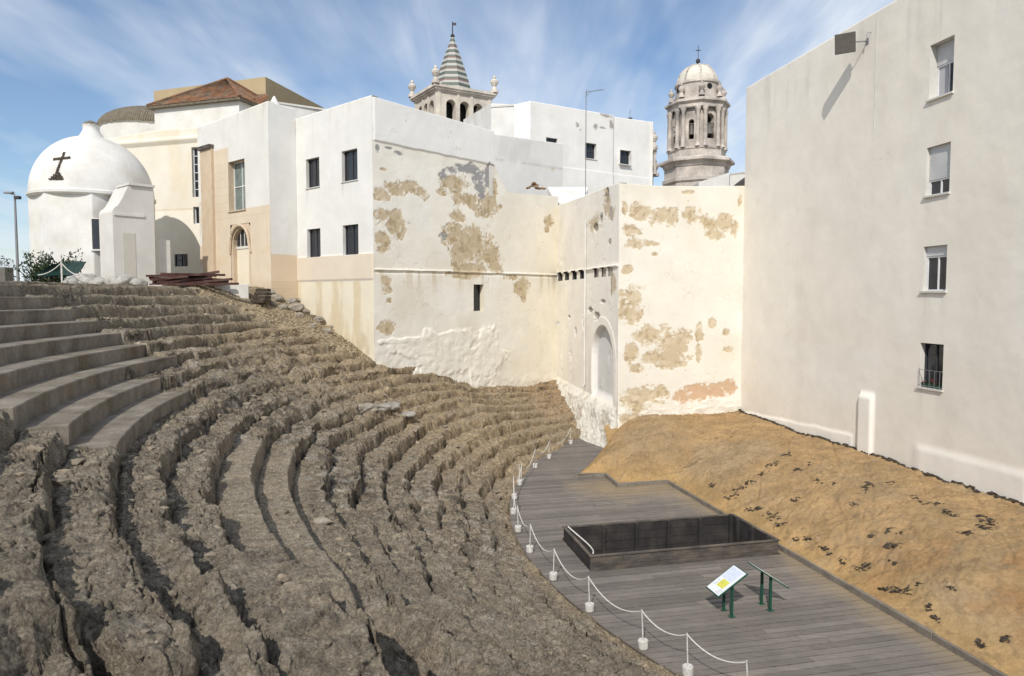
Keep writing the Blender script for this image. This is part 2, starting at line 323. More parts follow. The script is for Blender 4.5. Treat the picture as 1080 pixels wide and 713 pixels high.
# ------------------------------------------------------------------ plan
C0 = np.array([18.0, 22.9]); R0 = 18.2; PIT = .735; REDGE = 27.11
ZD = -7.0; ZT = .52            # deck level, upper terrace level
pA = np.array([4.84, 32.0]); pB = np.array([10.84, 33.04]); pC = np.array([-6.4, 32.6]); pD = np.array([2.8, 43.0])
uL = np.array([-1.165, 1.0]); uR = np.array([.885, 1.0])
pE = pC + uL * 4.08; pFf = pE - uR * 1.13; pG = pFf + uL * 4.93
pRW = pB + np.array([.173, -1.0]) * 27
K0 = np.array([8.96, 12.62]); E1 = np.array([.975, .222]); E2 = np.array([-.222, .975])
def ab(a, b): return K0 + E1 * a + E2 * b

# ------------------------------------------------------------------ terraces
def plane_slope(th):   # share of the full rake (gentler towards the far wall)
    return np.interp(th, [120, 129, 136, 145, 151, 158, 270], [.56, .58, .62, .74, .93, 1.0, 1.0])
def build_terraces():
    def spaced(x0, x1, f):
        out = [x0]
        while out[-1] < x1: out.append(out[-1] + f(out[-1]))
        return np.array(out)
    def dth(t):
        a = math.radians(t); best = 99
        for rr in (20, 23, 26, 29):
            p = C0 + rr * np.array([math.cos(a), math.sin(a)]); best = min(best, math.hypot(p[0], p[1] - .5))
        sp = np.clip(best * .0019, .013, .045)
        if t > 226: sp = .07
        if t > 235: sp = .25
        return math.degrees(sp / 26)
    th = spaced(121, 268, dth)
    def dr(r):
        if r < 23: return .026
        if r < 25: return .02
        if r < 28.6: return .0155
        if r < 31: return .022
        if r < 34: return .03
        return .12
    rr = spaced(17.4, 36.5, dr)
    TH, RR = np.meshgrid(th, rr, indexing='ij'); TH = TH.astype(np.float32); RR = RR.astype(np.float32)
    A = np.radians(TH); S = A * 26.0     # metres along the rows
    # how worn each place is
    e = .24 + .68 * fbm(S * .33, RR * .5, 0, 3, 11)
    e += .5 * np.exp(-((TH - 172) / 8) ** 2) * sst(22.3, 23.8, RR) * (1 - sst(27.5, 29, RR))     # broken middle stair
    low = sst(188, 200, TH) * (1 - sst(23.0, 24.2, RR)); e = e * (1 - .45 * low)                                      # worn lower slope near the viewer
    e += .15 * (1 - sst(150, 158, TH)) * sst(24, 25, RR)
    strip = sst(190.5, 192, TH) * (1 - sst(211, 217, TH)) * sst(23.75, 23.95, RR) * (1 - sst(25.5, 25.7, RR))   # two better kept steps
    near = sst(199, 206, TH) * sst(24.9, 25.4, RR)
    e = e * (1 - .6 * near)
    e = e * (1 - .95 * strip); e = np.clip(e, .02, 1)
    up = sst(29.5, 30.5, RR); e = e * (1 - .75 * up)
    # row coordinate with wandering edges
    w = .32 * fbm(S * .4, RR * .5, 0, 3, 21) + .20 * fbm(S * .9, RR * 1.4, 0, 2, 22) + .10 * fbm(S * 3.2, RR * 5, 0, 3, 23) * (.35 + .65 * sst(180, 192, TH))
    w = w * (1 - .85 * strip) * (1 - .55 * up) * (1 - .3 * near)
    k0 = np.floor((RR - REDGE) / PIT + 12 + w); bw = 1.25
    bs = S / bw + k0 * .37 + .12 * fbm(S * 1.5, RR * 1.2, 0, 2, 66); bi = np.floor(bs); bf = np.minimum(bs - bi, 1 - (bs - bi)) * bw
    brn = vn(bi * 3.17 + .5, k0 * 2.71 + .5, 0, 67); brn2 = vn(bi * 5.13 + .5, k0 * 1.91 + .5, 0, 68)
    w = w + .13 * brn * (1 - .9 * strip) * (1 - .6 * up)
    joint = np.exp(-(bf / .035) ** 2) * (1 - .6 * strip) * sst(-.3, .3, brn2)
    u = (RR - REDGE) / PIT + 12 + w
    k = np.floor(u); f = u - k
    rown = vn(S * .22, k * 7.3, 0, 31) * .09 + vn(S * .8, k * 5.1, 0, 32) * .05
    wd = .07 + .22 * e
    St = sst(1 - wd, 1.0, f); tilt = np.clip(.14 + .75 * (e - .12), .05, .85) * (1 - .8 * strip) * (1 - .6 * up) * (1 - .5 * near)
    hgt = St * (1 - tilt) + f * tilt
    sl = plane_slope(TH)
    zrow = lambda q: (REDGE + (q - 12) * PIT - R0) * .5
    Z = ZD + sl * (zrow(k) + .5 * PIT * (hgt + rown * (1 - .8 * strip)))
    Z = Z + .05 * brn2 * (1 - strip) - .09 * joint
    chaos = np.exp(-((TH - 171) / 9) ** 2) * sst(22.8, 24.0, RR) * (1 - sst(27.2, 28.6, RR))
    Z = Z + chaos * (.30 * fbm(S * .8, RR * .9, 0, 3, 92) - .16 * np.exp(-(np.abs(fbm(S * .7 + RR * .3, RR * .5, 0, 3, 93)) / .05) ** 2))
    # undercut line at the foot of each riser
    Z = Z - (.14 + .10 * fbm(S * .9, k * 3.3, 0, 2, 34)) * np.exp(-((f - (1 - wd) + .03) / .055) ** 2) * (u > 0) * (1 - .7 * strip)
    # pockets eroded into the tread behind each riser
    Z = Z - .07 * e * np.exp(-((f - .72) / .14) ** 2) * (.5 + fbm(S * 1.3, RR, 0, 2, 33)) * (1 - strip)
    Z = np.where(u < 0, ZD - .10 + np.clip(u + 1.2, 0, 1.2) * .06, Z)
    # hollow in the foreground and the drop where the near rows are broken off
    TT = (TH - 218.0) * math.pi / 180 * 25.2; wob = .16 * fbm(S * 1.4, RR * 1.4, 0, 3, 41); rh = RR + wob
    hol = (1 - sst(25.42, 25.55, rh)) * sst(23.4, 25.0, rh) * np.exp(-(np.abs(TT) / 1.8) ** 4)
    cap = sst(25.48, 25.62, rh) * (1 - sst(26.2, 26.8, rh)) * np.exp(-(np.abs(TT) / 1.6) ** 4)
    Z = Z - 1.9 * hol + .40 * cap * (.7 + .6 * fbm(S * 1.5, RR, 0, 3, 69))
    tb = 220.6 + 1.2 * fbm(RR * 1.4, S * .3, 0, 3, 42) - .9 * (RR - 27)* .3
    Z = Z - .42 * sst(0, .55, (TH - tb)) * sst(25.8, 26.6, RR)
    # gravelly bank in the upper far corner
    gr = sst(0, 1.2, (RR - np.interp(TH, [121, 155, 157.5, 159, 161, 163, 165.5, 167], [40, 40, 25.3, 26.1, 27.9, 29.5, 32.2, 40])) + .25 * fbm(S * 1.2, RR * 1.2, 0, 2, 43))
    smooth = ZD + sl * .5 * (RR - R0) + .10 * fbm(S * 1.5, RR * 1.5, 0, 3, 44)
    Z = Z + (smooth - Z) * gr
    # upper terrace
    lim = ZT + .05 * fbm(S * .8, RR, 0, 3, 45)
    Z = np.minimum(Z, lim)
    # bed of the concrete seats
    cut = np.zeros_like(Z)
    for (r0, t0) in ((27.11, 188.2), (28.55, 182.0)):
        jag = .5 * fbm(RR * 2.2, S * 0, 0, 3, 46)
        cut = np.maximum(cut, sst(0, .08, RR - r0 - .06) * sst(0, .35, TH - t0 - .5 + 0 * jag) * (1 - sst(0, .6, TH - 203.6 + .2)))
    cut = cut * (1 - sst(33.7, 33.8, RR))
    Z = Z - .45 * cut
    # the ledge in front of the lower concrete rows is trodden flat
    for (r0, t0, t1) in ((27.11, 187.4, 204.5), (28.58, 181.2, 188.2)):
        fl = sst(r0 - .80, r0 - .62, RR) * (1 - sst(r0 + .05, r0 + .1, RR)) * sst(t0, t0 + .5, TH) * (1 - sst(t1 - .6, t1, TH))
        zf = ZD + .5 * (r0 - .735 - R0) + .03 * fbm(S * 2, RR * 2, 0, 3, 47)
        Z = Z + (np.minimum(Z, zf) - Z) * fl
    # rocky relief as true displacement
    X = C0[0] + RR * np.cos(A); Y = C0[1] + RR * np.sin(A)
    soft = (1 - .72 * strip) * (1 - .45 * gr) * np.where(u < 0, .6, 1)
    soft = soft * (1 - .75 * sst(ZT - .2, ZT - .02, Z))
    n1 = fbm(S * 1.1, RR * 1.6, Z * 1.6, 3, 51); n2 = ridged(S * 3.0, RR * 4.2, Z * 4.5, 3, 52); n3 = fbm(S * 5.5, RR * 11, Z * 13, 4, 54, .65)
    pock = np.clip(fbm(S * 5.5, RR * 8, Z * 8, 3, 57) - .12, 0, 1)
    stra = fbm(S * 14, RR * 34, Z * 30, 2, 58)
    crk = np.exp(-(np.abs(fbm(S * 1.5, RR * 2.6, Z * 2.6, 4, 62)) / .028) ** 2) + .6 * np.exp(-(np.abs(fbm(S * 4.0, RR * 5, Z * 5, 3, 63)) / .035) ** 2)
    lump = np.abs(fbm(S * 2.1, RR * 2.6, Z * 2.6, 3, 59))
    d = (.07 * n1 + .03 * n2 + .036 * n3 - .11 * pock + .022 * stra + .05 * lump - .075 * crk) * soft
    rad = (.10 * fbm(S * 1.1, RR * 2.0, Z * 5.5, 4, 55, .55) + .05 * fbm(S * 4, RR * 3, Z * 9, 3, 56) * (.3 + .7 * sst(180, 192, TH))) * soft * np.where(u < 0, 0, 1)
    rad = rad - .4 * cap * (1 - sst(25.62, 26.15, rh))
    Z = Z + d
    RR2 = RR + rad
    X = C0[0] + RR2 * np.cos(A); Y = C0[1] + RR2 * np.sin(A)
    # under the deck: stay below the boards
    Z = np.where(RR2 < 18.12 + .75 * (1 - sst(143.5, 151, TH)), np.minimum(Z, ZD - .08), Z)
    # colours: grey-brown stone, tan gravel low by the deck and on the bank, warmer rows at the far wall
    c = np.empty(Z.shape + (3,), np.float32); c[:] = (.285, .235, .172)
    n = fbm(S * .7, RR * .9, 0, 4, 61)
    def lay(col, mk): c[:] = c + (np.array(col, np.float32) - c) * mk[..., None]
    lay((.225, .19, .148), sst(-.1, .45, n) * .6)
    nd_ = fbm(S * 2.6, RR * 3.4, Z * 3.4, 5, 64, .62); lay((.115, .098, .078), sst(.04, .28, nd_) * .85); lay((.38, .345, .29), sst(.1, .36, fbm(S * 3.1, RR * 3.1, Z * 3, 5, 65, .6)) * .75)
    lay((.272, .232, .178), sst(190, 210, TH) * .8)
    lay((.40, .305, .19), (1 - sst(162, 186, TH)) * .75)
    lay((.36, .24, .14), (1 - sst(133, 142, TH)) * .5)
    lay((.34, .265, .175), (1 - sst(18.2, 18.7, RR + .3 * n)) * .7)
    lay((.36, .285, .185), gr * .9)
    lay((.36, .30, .22), sst(190.5, 194, TH) * (1 - sst(200, 216, TH)) * sst(23.7, 24.1, RR) * (1 - sst(25.4, 25.8, RR)) * .7)
    lay((.24, .215, .17), up * .5 * (1 - gr))
    V = np.stack([X, Y, Z], -1)
    o = grid_mesh('rock_terraces', V, None, M['rock'], c)
    tag(o, 'worn grey brown stone seating terraces curving round the deck', kind='structure')
    return th, rr, V
TTH, TRR, TV = build_terraces()
def terr(x, y):
    d = np.array([x, y]) - C0; t = math.degrees(math.atan2(d[1], d[0])) % 360; r = math.hypot(*d)
    i = min(max(np.searchsorted(TTH, t), 0), len(TTH) - 1); j = min(max(np.searchsorted(TRR, r), 0), len(TRR) - 1)
    return float(TV[i, j, 2])

# ------------------------------------------------------------------ ground at town level round the excavation
def build_ground():
    inner = []
    for t in np.linspace(262, 156, 60):
        rr = 36.2; inner.append(C0 + rr * np.array([math.cos(R(t)), math.sin(R(t))]))
    inner += [np.array([-5.5, 47.0]), np.array([3.2, 46]), np.array([6.5, 36.0]), pB + np.array([3.0, 1.5]), pRW + np.array([4.0, 0])]
    inner += [np.array([20.0, -8.0])]
    n = len(inner); cen = np.array([3.0, 18.0]); vs = []; fs = []
    for sc, z in ((1, ZT - .14), (1.5, ZT - .14), (5, ZT - .14), (40, ZT - .2), (400, ZT - .5)):
        for p in inner: q = cen + (p - cen) * sc; vs.append((q[0], q[1], z))
    for k in range(4):
        for i in range(n):
            j = (i + 1) % n; fs.append((k * n + i, k * n + j, (k + 1) * n + j, (k + 1) * n + i))
    m = MB(); m.add(vs, fs)
    o = m.build('ground', surf('town_ground', (.26, .225, .17), var=.2, vs=.3)); tag(o, 'dusty ground round the excavation', kind='structure')
    m = MB(); m.add([(-30, -30, ZD - 1.5), (40, -30, ZD - 1.5), (40, 60, ZD - 1.5), (-30, 60, ZD - 1.5)], [(0, 1, 2, 3)])
    o = m.build('excavation_floor', M['rubble']); tag(o, 'earth beneath the deck', kind='structure')
build_ground()

# ------------------------------------------------------------------ concrete seats
def build_seats():
    t = thing('concrete_seating', 'curved grey concrete seat rows cast over the stone terraces', 'seating', (*(C0 + 29 * np.array([math.cos(R(195)), math.sin(R(195))])), -2.2))
    for k in range(0, 9):
        r0 = REDGE + PIT * k; r1 = r0 + PIT + .05; zt = ZD + .5 * (r0 - R0); zb = zt - .75
        a0 = 188.0 if k < 2 else 181.6 - .12 * (k - 2); a1 = 203.9 - .55 * (k == 1) - .2 * (k == 2) if k < 3 else 206 + 4.5 * (k - 2)
        n = int((a1 - a0) / .55) + 1; a1 = a0 + (a1 - a0)
        m = MB()
        prof = [(r0 + .012, zb), (r0 + .004, zt - .06), (r0, zt - .025), (r0 + .018, zt), (r1, zt + .003), (r1, zb)]
        vs = []
        for i in range(n + 1):
            a = R(a0 + (a1 - a0) * i / n)
            for j, (r, z) in enumerate(prof):
                wob = .004 * math.sin(i * 1.7 + k) * (j in (1, 2, 3))
                vs.append((C0[0] + (r + wob) * math.cos(a), C0[1] + (r + wob) * math.sin(a), z + .5 * wob))
        q = len(prof)
        fs = [(i * q + j, i * q + (j + 1) % q, (i + 1) * q + (j + 1) % q, (i + 1) * q + j) for i in range(n) for j in range(q)]
        fs += [tuple(range(q))[::-1], tuple(n * q + j for j in range(q))]
        m.add(vs, fs)
        m.build('seat_row', M['concrete'], t)
build_seats()

# ------------------------------------------------------------------ walls
class Wall:
    def __init__(s, P0, P1):
        s.o = np.array(P0, float); v = np.array(P1, float) - s.o; s.L = float(np.linalg.norm(v)); s.d = v / s.L; s.n = np.array([s.d[1], -s.d[0]])
    def px(s, x, y):
        q = ray(x, y); A = np.array([[q[0], -s.d[0]], [q[1], -s.d[1]]]); t, a = np.linalg.solve(A, s.o)
        return float(a), float(q[2] * t)
    def rect(s, x0, y0, x1, y1):
        ym = (y0 + y1) / 2; xm = (x0 + x1) / 2
        return s.px(x0, ym)[0], s.px(x1, ym)[0], s.px(xm, y1)[1], s.px(xm, y0)[1]
    def field(s, S, Z, blobs, seed, amp=.55, fs=1.6, soft=False):
        """blobs: (px,py,rx,ry) ellipses seen in the photo, laid on this wall; ragged by noise"""
        f = np.full(S.shape, -3.0, np.float32)
        for (x, y, rx, ry) in blobs:
            a, z = s.px(x, y); ra = max(abs(s.px(x + rx, y)[0] - a), .05); rz = max(abs(s.px(x, y - ry)[1] - z), .05)
            f = np.maximum(f, 1 - np.sqrt(((S - a) / ra) ** 2 + ((Z - z) / rz) ** 2))
        if soft: return sst(-.08, .22, f + amp * fbm(S * fs, Z * fs, 0, 4, seed))
        f = np.maximum(f, -1.2) + amp * fbm(S * fs, Z * fs, 0, 5, seed, .62) + .38 * fbm(S * 7, Z * 7, 0, 4, seed + 9, .6)
        isl = sst(.12, .3, fbm(S * 4.5, Z * 4.5, 0, 4, seed + 19, .6)) * (f < .45)      # islands of paint left standing inside
        return sst(-.10, .16, f) * (1 - .65 * isl)
    def make(s, name, parent, zb, tops, res, holes=(), relief=None, colour=None, zc=None, cap=.35, mat=None, rough=.006, tops_sz=None):
        tp = tops_sz or sorted(s.px(*p) for p in tops)
        ts = np.array([p[0] for p in tp]); tz = np.array([p[1] for p in tp])
        sl = np.linspace(0, s.L, max(int(s.L / res), 2)); ex = [h[0] for h in holes] + [h[1] for h in holes] + [t for t in ts if 0 < t < s.L]
        sl = np.array(sorted(set(np.round(np.concatenate([sl, ex]), 4))))
        zt = np.interp(sl, ts, tz)
        if len(ts) > 1:   # extrapolate the end slopes
            lo = sl < ts[0]; zt[lo] = tz[0] + (sl[lo] - ts[0]) * (tz[1] - tz[0]) / (ts[1] - ts[0])
            hi = sl > ts[-1]; zt[hi] = tz[-1] + (sl[hi] - ts[-1]) * (tz[-1] - tz[-2]) / (ts[-1] - ts[-2])
        zmin = zt.min(); zmax = zt.max()
        if zc is None: zc = max([h[3] for h in holes] + [zmin - 1.5]) + .02
        zl = np.linspace(zb, zmax, max(int((zmax - zb) / res), 2)); zl = np.array(sorted(set(np.round(np.concatenate([zl, [h[2] for h in holes], [h[3] for h in holes], [zc]]), 4))))
        S, Z = np.meshgrid(sl, zl, indexing='ij')
        ZT_ = zt[:, None]
        Z = np.where(Z > zc, zc + (Z - zc) * (ZT_ - zc) / (zmax - zc), Z)
        D = rough * fbm(S * .8, Z * .8, 0, 4, 71) * 2 + rough * .5 * fbm(S * 4, Z * 4, 0, 3, 72)
        if relief is not None: D = D + relief(S, Z)
        c = np.empty(S.shape + (3,), np.float32); c[:] = (.7, .65, .55)
        if colour is not None: colour(S, Z, c)
        cm = (S[:-1, :-1] + S[1:, 1:]) / 2; zm = (zl[:-1] + zl[1:])[None, :] / 2 + 0 * cm
        keep = np.ones(cm.shape, bool)
        for h in holes: keep &= ~((cm > h[0]) & (cm < h[1]) & (zm > h[2]) & (zm < h[3]))
        V = np.stack([s.o[0] + s.d[0] * S + s.n[0] * D, s.o[1] + s.d[1] * S + s.n[1] * D, Z], -1)
        # top and back of the parapet
        t1 = V[:, -1:, :].copy(); t1[..., 0] -= s.n[0] * cap; t1[..., 1] -= s.n[1] * cap
        t2 = t1.copy(); t2[..., 2] -= .9
        V = np.concatenate([V, t1, t2], 1); c = np.concatenate([c, c[:, -1:], c[:, -1:]], 1)
        keep = np.concatenate([keep, np.ones((keep.shape[0], 2), bool)], 1)
        o = grid_mesh(name, V, keep, mat or M['wallcol'], c, parent)
        return o
    def quad_box(s, m, s0, s1, z0, z1, d0, d1): m.obox(s.o, s.d, s.n, s0, s1, z0, z1, d0, d1)
def lay(c, col, mk): c[:] = c + (np.array(col, np.float32) - c) * np.clip(mk, 0, 1)[..., None]

def window(parent, W, h, depth=.22, revm=None, frame='dkframe', pane='glass', bars=(1, 0), sill=.05, shutter=0, fw=.05, curtain=False, label=None):
    s0, s1, z0, z1 = h; o, d, n = W.o, W.d, W.n
    P = lambda a, z, q: (o[0] + d[0] * a + n[0] * q, o[1] + d[1] * a + n[1] * q, z)
    m = MB()
    m.quad(P(s0, z0, 0), P(s0, z0, -depth), P(s0, z1, -depth), P(s0, z1, 0))
    m.quad(P(s1, z0, 0), P(s1, z1, 0), P(s1, z1, -depth), P(s1, z0, -depth))
    m.quad(P(s0, z1, 0), P(s0, z1, -depth), P(s1, z1, -depth), P(s1, z1, 0))
    m.quad(P(s0, z0, 0), P(s1, z0, 0), P(s1, z0, -depth), P(s0, z0, -depth))
    if sill: m.obox(o, d, n, s0 - .05, s1 + .05, z0 - sill, z0 + .004, -.03, sill + .02)
    w = m.build('window', revm or M['whitewash'], parent)
    if label: w['label'] = label
    f = MB(); q0, q1 = -depth - .03, -depth + .03; hh = z1 - shutter
    e = .002
    f.obox(o, d, n, s0 + e, s0 + fw, z0 + e, hh - e, q0, q1); f.obox(o, d, n, s1 - fw, s1 - e, z0 + e, hh - e, q0, q1)
    f.obox(o, d, n, s0 + fw, s1 - fw, z0 + e, z0 + fw, q0, q1); f.obox(o, d, n, s0 + fw, s1 - fw, hh - fw, hh - e, q0, q1)
    for i in range(bars[0]):
        a = s0 + (s1 - s0) * (i + 1) / (bars[0] + 1); f.obox(o, d, n, a - fw * .4, a + fw * .4, z0 + fw, hh - fw, q0 + .005, q1 - .005)
    for i in range(bars[1]):
        z = z0 + (hh - z0) * (i + 1) / (bars[1] + 1); f.obox(o, d, n, s0 + fw, s1 - fw, z - fw * .4, z + fw * .4, q0 + .008, q1 - .008)
    f.build('frame', M[frame], w)
    g = MB(); g.obox(o, d, n, s0, s1, z0, z1, -depth - .05, -depth - .012); g.build('pane', M[pane], w)
    if shutter:
        sh = MB(); sh.obox(o, d, n, s0 + e, s1 - e, hh, z1 - e, q0 + .01, q1 + .012)
        k = int(shutter / .05)
        for i in range(k): sh.obox(o, d, n, s0 + .02, s1 - .02, hh + .006 + i * .05, hh + .04 + i * .05, q1 + .012, q1 + .022)
        sh.build('shutter', M['shutter'], w)
    if curtain:
        cu = MB(); cu.obox(o, d, n, s0 + fw, s0 + (s1 - s0) * .42, z0 + fw, hh - fw, -depth - .011, -depth - .004)
        cu.obox(o, d, n, s1 - (s1 - s0) * .24, s1 - fw, z0 + fw, hh - fw, -depth - .011, -depth - .004); cu.build('curtain', M['curtain'], w)
    return w

def cracks(S, Z, seed, fs=.7): return np.exp(-(np.abs(fbm(S * fs, Z * fs, 0, 4, seed)) / .006) ** 2)
# ---- apartment block on the right
def build_apartment():
    W = Wall(pB, pRW)
    t = thing('apartment_building', 'plain grey beige apartment block with four windows above the dirt bank', 'building', (*((pB + pRW) / 2 + W.n * -3), -5.4))
    hs = [W.rect(978, 44, 1002.5, 102), W.rect(976, 153, 1001.5, 205), W.rect(975.5, 259, 999.5, 307), W.rect(971, 362.5, 997, 410)]
    print('apt windows', np.round(hs, 2))
    s0 = np.mean([h[0] for h in hs]); s1 = np.mean([h[1] for h in hs])
    hs = [(s0, s1, h[2], h[3]) for h in hs]
    b1 = W.px(905, 468); b2 = W.px(922, 419)
    low = [W.px(785, 432), W.px(900, 468)]; hi2 = [W.px(960, 463), W.px(1075, 492)]
    def relief(S, Z):
        d = np.zeros_like(S)
        # thick plaster skirt along the foot and the short buttress
        zt = np.interp(S, [low[0][0], low[1][0]], [W.px(790, 434)[1], W.px(895, 455)[1]])
        d += .04 * sst(0, .12, zt + .03 * fbm(S * 1.5, Z, 0, 2, 3) - Z) * sst(low[0][0], low[0][0] + .3, S) * (1 - sst(low[1][0] - .1, low[1][0], S))
        zt2 = np.interp(S, [hi2[0][0], hi2[1][0]], [hi2[0][1], hi2[1][1]])
        d += .05 * sst(0, .3, zt2 - Z) * sst(hi2[0][0], hi2[0][0] + .5, S) * (1 - sst(hi2[1][0] + .2, hi2[1][0] + .35, S))
        d += .13 * sst(b1[0], b1[0] + .12, S) * (1 - sst(b2[0] - .06, b2[0] + .06, S)) * (1 - sst(b2[1] - .1, b2[1] + .2, Z))
        return d
    zl1 = W.px(830, 178)[1]
    def colour(S, Z, c):
        lay(c, (.81, .755, .665), np.ones_like(S))
        lay(c, (.84, .795, .72), sst(-.1, .4, fbm(S * .35, Z * .2, 0, 4, 81)) * .6)
        lay(c, (.75, .69, .60), sst(.05, .45, fbm(S * .8, Z * .1, 0, 4, 82)) * .35)
        s7 = W.px(840, 300)[0]; f = (1 - sst(s7 - .6, s7 + .4, S)) * (1 - sst(zl1 - .2, zl1 + .15, Z)); lay(c, (.84, .79, .70), f * .6)     # newer, paler coat low on the left
        pt = np.minimum(sst(-.06, .06, S - W.px(800, 355)[0]), 1 - sst(-.06, .06, S - W.px(928, 355)[0])) * sst(-.1, .1, Z - W.px(860, 420)[1]) * (1 - sst(-.1, .1, Z - W.px(860, 362)[1]))
        lay(c, (.83, .80, .74), pt * .4)
        lay(c, (.55, .50, .43), cracks(S, Z, 87, .35) * .35 * sst(.0, .35, fbm(S * .3, Z * .3, 0, 3, 88)))
        lay(c, (.86, .83, .77), (relief(S, Z) > .02).astype(np.float32) * .5)
        # thin run of rust under the sills and damp near the foot
        for h in hs:
            k = np.exp(-((S - h[0] - .1) / .12) ** 2) * sst(-1.6, -.1, Z - h[2]) * (Z < h[2]); lay(c, (.55, .5, .43), k * .35 * (.5 + .5 * fbm(S * 14, Z * .6, 0, 2, 84)))
            k = np.exp(-((S - h[1] + .12) / .12) ** 2) * sst(-1.2, -.1, Z - h[2]) * (Z < h[2]); lay(c, (.55, .5, .43), k * .3 * (.5 + .5 * fbm(S * 14, Z * .6, 0, 2, 85)))
        st = fbm(S * 2.5, Z * .15, 0, 4, 86); lay(c, (.57, .53, .47), sst(.1, .6, st) * .4 * sst(W.px(860, 140)[1], W.px(860, 60)[1], Z))
    zt = [W.px(792, 90), W.px(945, 0)]
    W.make('wall', t, -7.2, None, .05, hs, relief, colour, tops_sz=[(zt[0][0], zt[0][1]), (zt[1][0], zt[1][1]), (W.L, zt[1][1] + .4)], zc=W.px(990, 40)[1] + .1)
    window(t, W, hs[0], .3, M['greyplaster'], 'whframe', shutter=.62, bars=(1, 0), curtain=True, label='top window with its roller shutter half down and a pale curtain')
    window(t, W, hs[1], .16, M['greyplaster'], 'whframe', shutter=1.0, bars=(1, 0), label='window with its roller shutter almost closed')
    window(t, W, hs[2], .16, M['greyplaster'], 'whframe', shutter=.3, bars=(1, 0), label='window with its roller shutter raised')
    w4 = window(t, W, hs[3], .2, M['greyplaster'], 'dkframe', shutter=0, bars=(1, 0), label='lowest window with a thin grille')
    g = MB(); h = hs[3]
    for i in range(5):
        a = h[0] + .06 + (h[1] - h[0] - .12) * i / 4; pt = lambda q, z: (W.o[0] + W.d[0] * a + W.n[0] * q, W.o[1] + W.d[1] * a + W.n[1] * q, z)
        g.tube([pt(.05, h[2] + .02), pt(.05, h[2] + .55)], .008, 5)
    for z in (h[2] + .06, h[2] + .55):
        q = lambda a, e: (W.o[0] + W.d[0] * a + W.n[0] * e, W.o[1] + W.d[1] * a + W.n[1] * e, z)
        g.tube([q(h[0], -.02), q(h[0] + .01, .05), q(h[1] - .01, .05), q(h[1], -.02)], .008, 5)
    g.build('grille', M['metal'], w4)
    # flowers on the sill behind the grille
    fp = thing('flower_pot', 'small dark trough of pink flowers on the lowest window sill', 'flowers', (W.o[0] + W.d[0] * (h[0] + h[1]) / 2 - W.n[0] * .06, W.o[1] + W.d[1] * (h[0] + h[1]) / 2 - W.n[1] * .06, h[2] + .005))
    m = MB(); m.obox(W.o, W.d, W.n, h[0] + .1, h[1] - .15, h[2] + .006, h[2] + .11, -.16, -.02); m.build('trough', M['green'], fp, bevel=.01)
    lf = MB(); fl = MB()
    for i in range(90):
        a = random.uniform(h[0] + .06, h[1] - .1); q = random.uniform(-.16, .02); z = h[2] + .10 + random.uniform(0, .16)
        c = np.array([W.o[0] + W.d[0] * a + W.n[0] * q, W.o[1] + W.d[1] * a + W.n[1] * q, z]); r = random.uniform(.018, .035)
        v = [c + r * rng.normal(size=3) for _ in range(3)]; (fl if i % 3 == 0 else lf).add(v, [(0, 1, 2)])
    lf.build('foliage', M['leaf'], fp); fl.build('blossom', M['flower'], fp)
    # rest of the block
    m = MB(); q0 = pB - W.n * .38; q1 = pRW - W.n * .38; b0 = pB - W.n * 9; b1_ = pRW - W.n * 9
    zr = zt[0][1] - .5
    m.quad((*q0, -7.2), (*b0, -7.2), (*b0, zr), (*q0, zr)); m.quad((*b0, -7.2), (*b1_, -7.2), (*b1_, zr), (*b0, zr)); m.quad((*b1_, -7.2), (*q1, -7.2), (*q1, zr), (*b1_, zr))
    m.quad((*(pB - W.n * .01), -7.2), (*q0, -7.2), (*q0, zr + .5), (*(pB - W.n * .01), zr + .5))
    m.build('rear_wall', M['greyplaster'], t)
    m = MB(); m.quad((*q0, zr), (*b0, zr), (*b1_, zr), (*q1, zr)); m.build('roof', M['roofflat'], t)
    # floodlight
    s, z = W.px(914, 44)
    P = lambda a, q, zz: np.array([W.o[0] + W.d[0] * a + W.n[0] * q, W.o[1] + W.d[1] * a + W.n[1] * q, zz])
    fl_ = thing('floodlight', 'square grey floodlight on an arm high on the apartment wall', 'floodlight', P(s, 0, z))
    m = MB(); c = P(s - .28, .62, z + .02); ax = W.d * .36
    hw, hh, dp = .33, .34, .13
    fy = ray(899, 48); fy = fy / np.linalg.norm(fy) + np.array([0, 0, .12]); fy /= np.linalg.norm(fy); fx = np.array([fy[1], -fy[0], .03]); fx /= np.linalg.norm(fx); fz = np.cross(fx, fy)
    fx, fz = fx, fz
    cs = [c + fx * i * hw + fz * k * hh * (1 if j < 0 else .82) + fy * j * dp for k in (-1, 1) for (i, j) in ((-1, -1), (1, -1), (1, 1), (-1, 1))]
    m.hexa([cs[0], cs[1], cs[2], cs[3], cs[4], cs[5], cs[6], cs[7]]); m.build('housing', M['housing'], fl_, bevel=.02)
    m = MB(); m.tube([P(s + .05, .0, z + .0), P(s + .02, .28, z - .02), P(s - .15, .5, z)], .022, 6); m.tube([P(s + .22, 0, z + .25), P(s + .22, .14, z + .22), P(s + .2, .16, z - .02), P(s + .04, .1, z - .02)], .012, 5)
    m.obox(W.o, W.d, W.n, s - .02, s + .12, z - .1, z + .1, -.02, .02); m.build('bracket', M['metal'], fl_)
    m = MB(); s2, z2 = W.px(925, 40); s3, z3 = W.px(925, 146); m.tube([P(s2, .012, z2 + .6), P(s2, .012, z3)], .009, 5); m.build('cable', M['shutter'], fl_)
build_apartment()

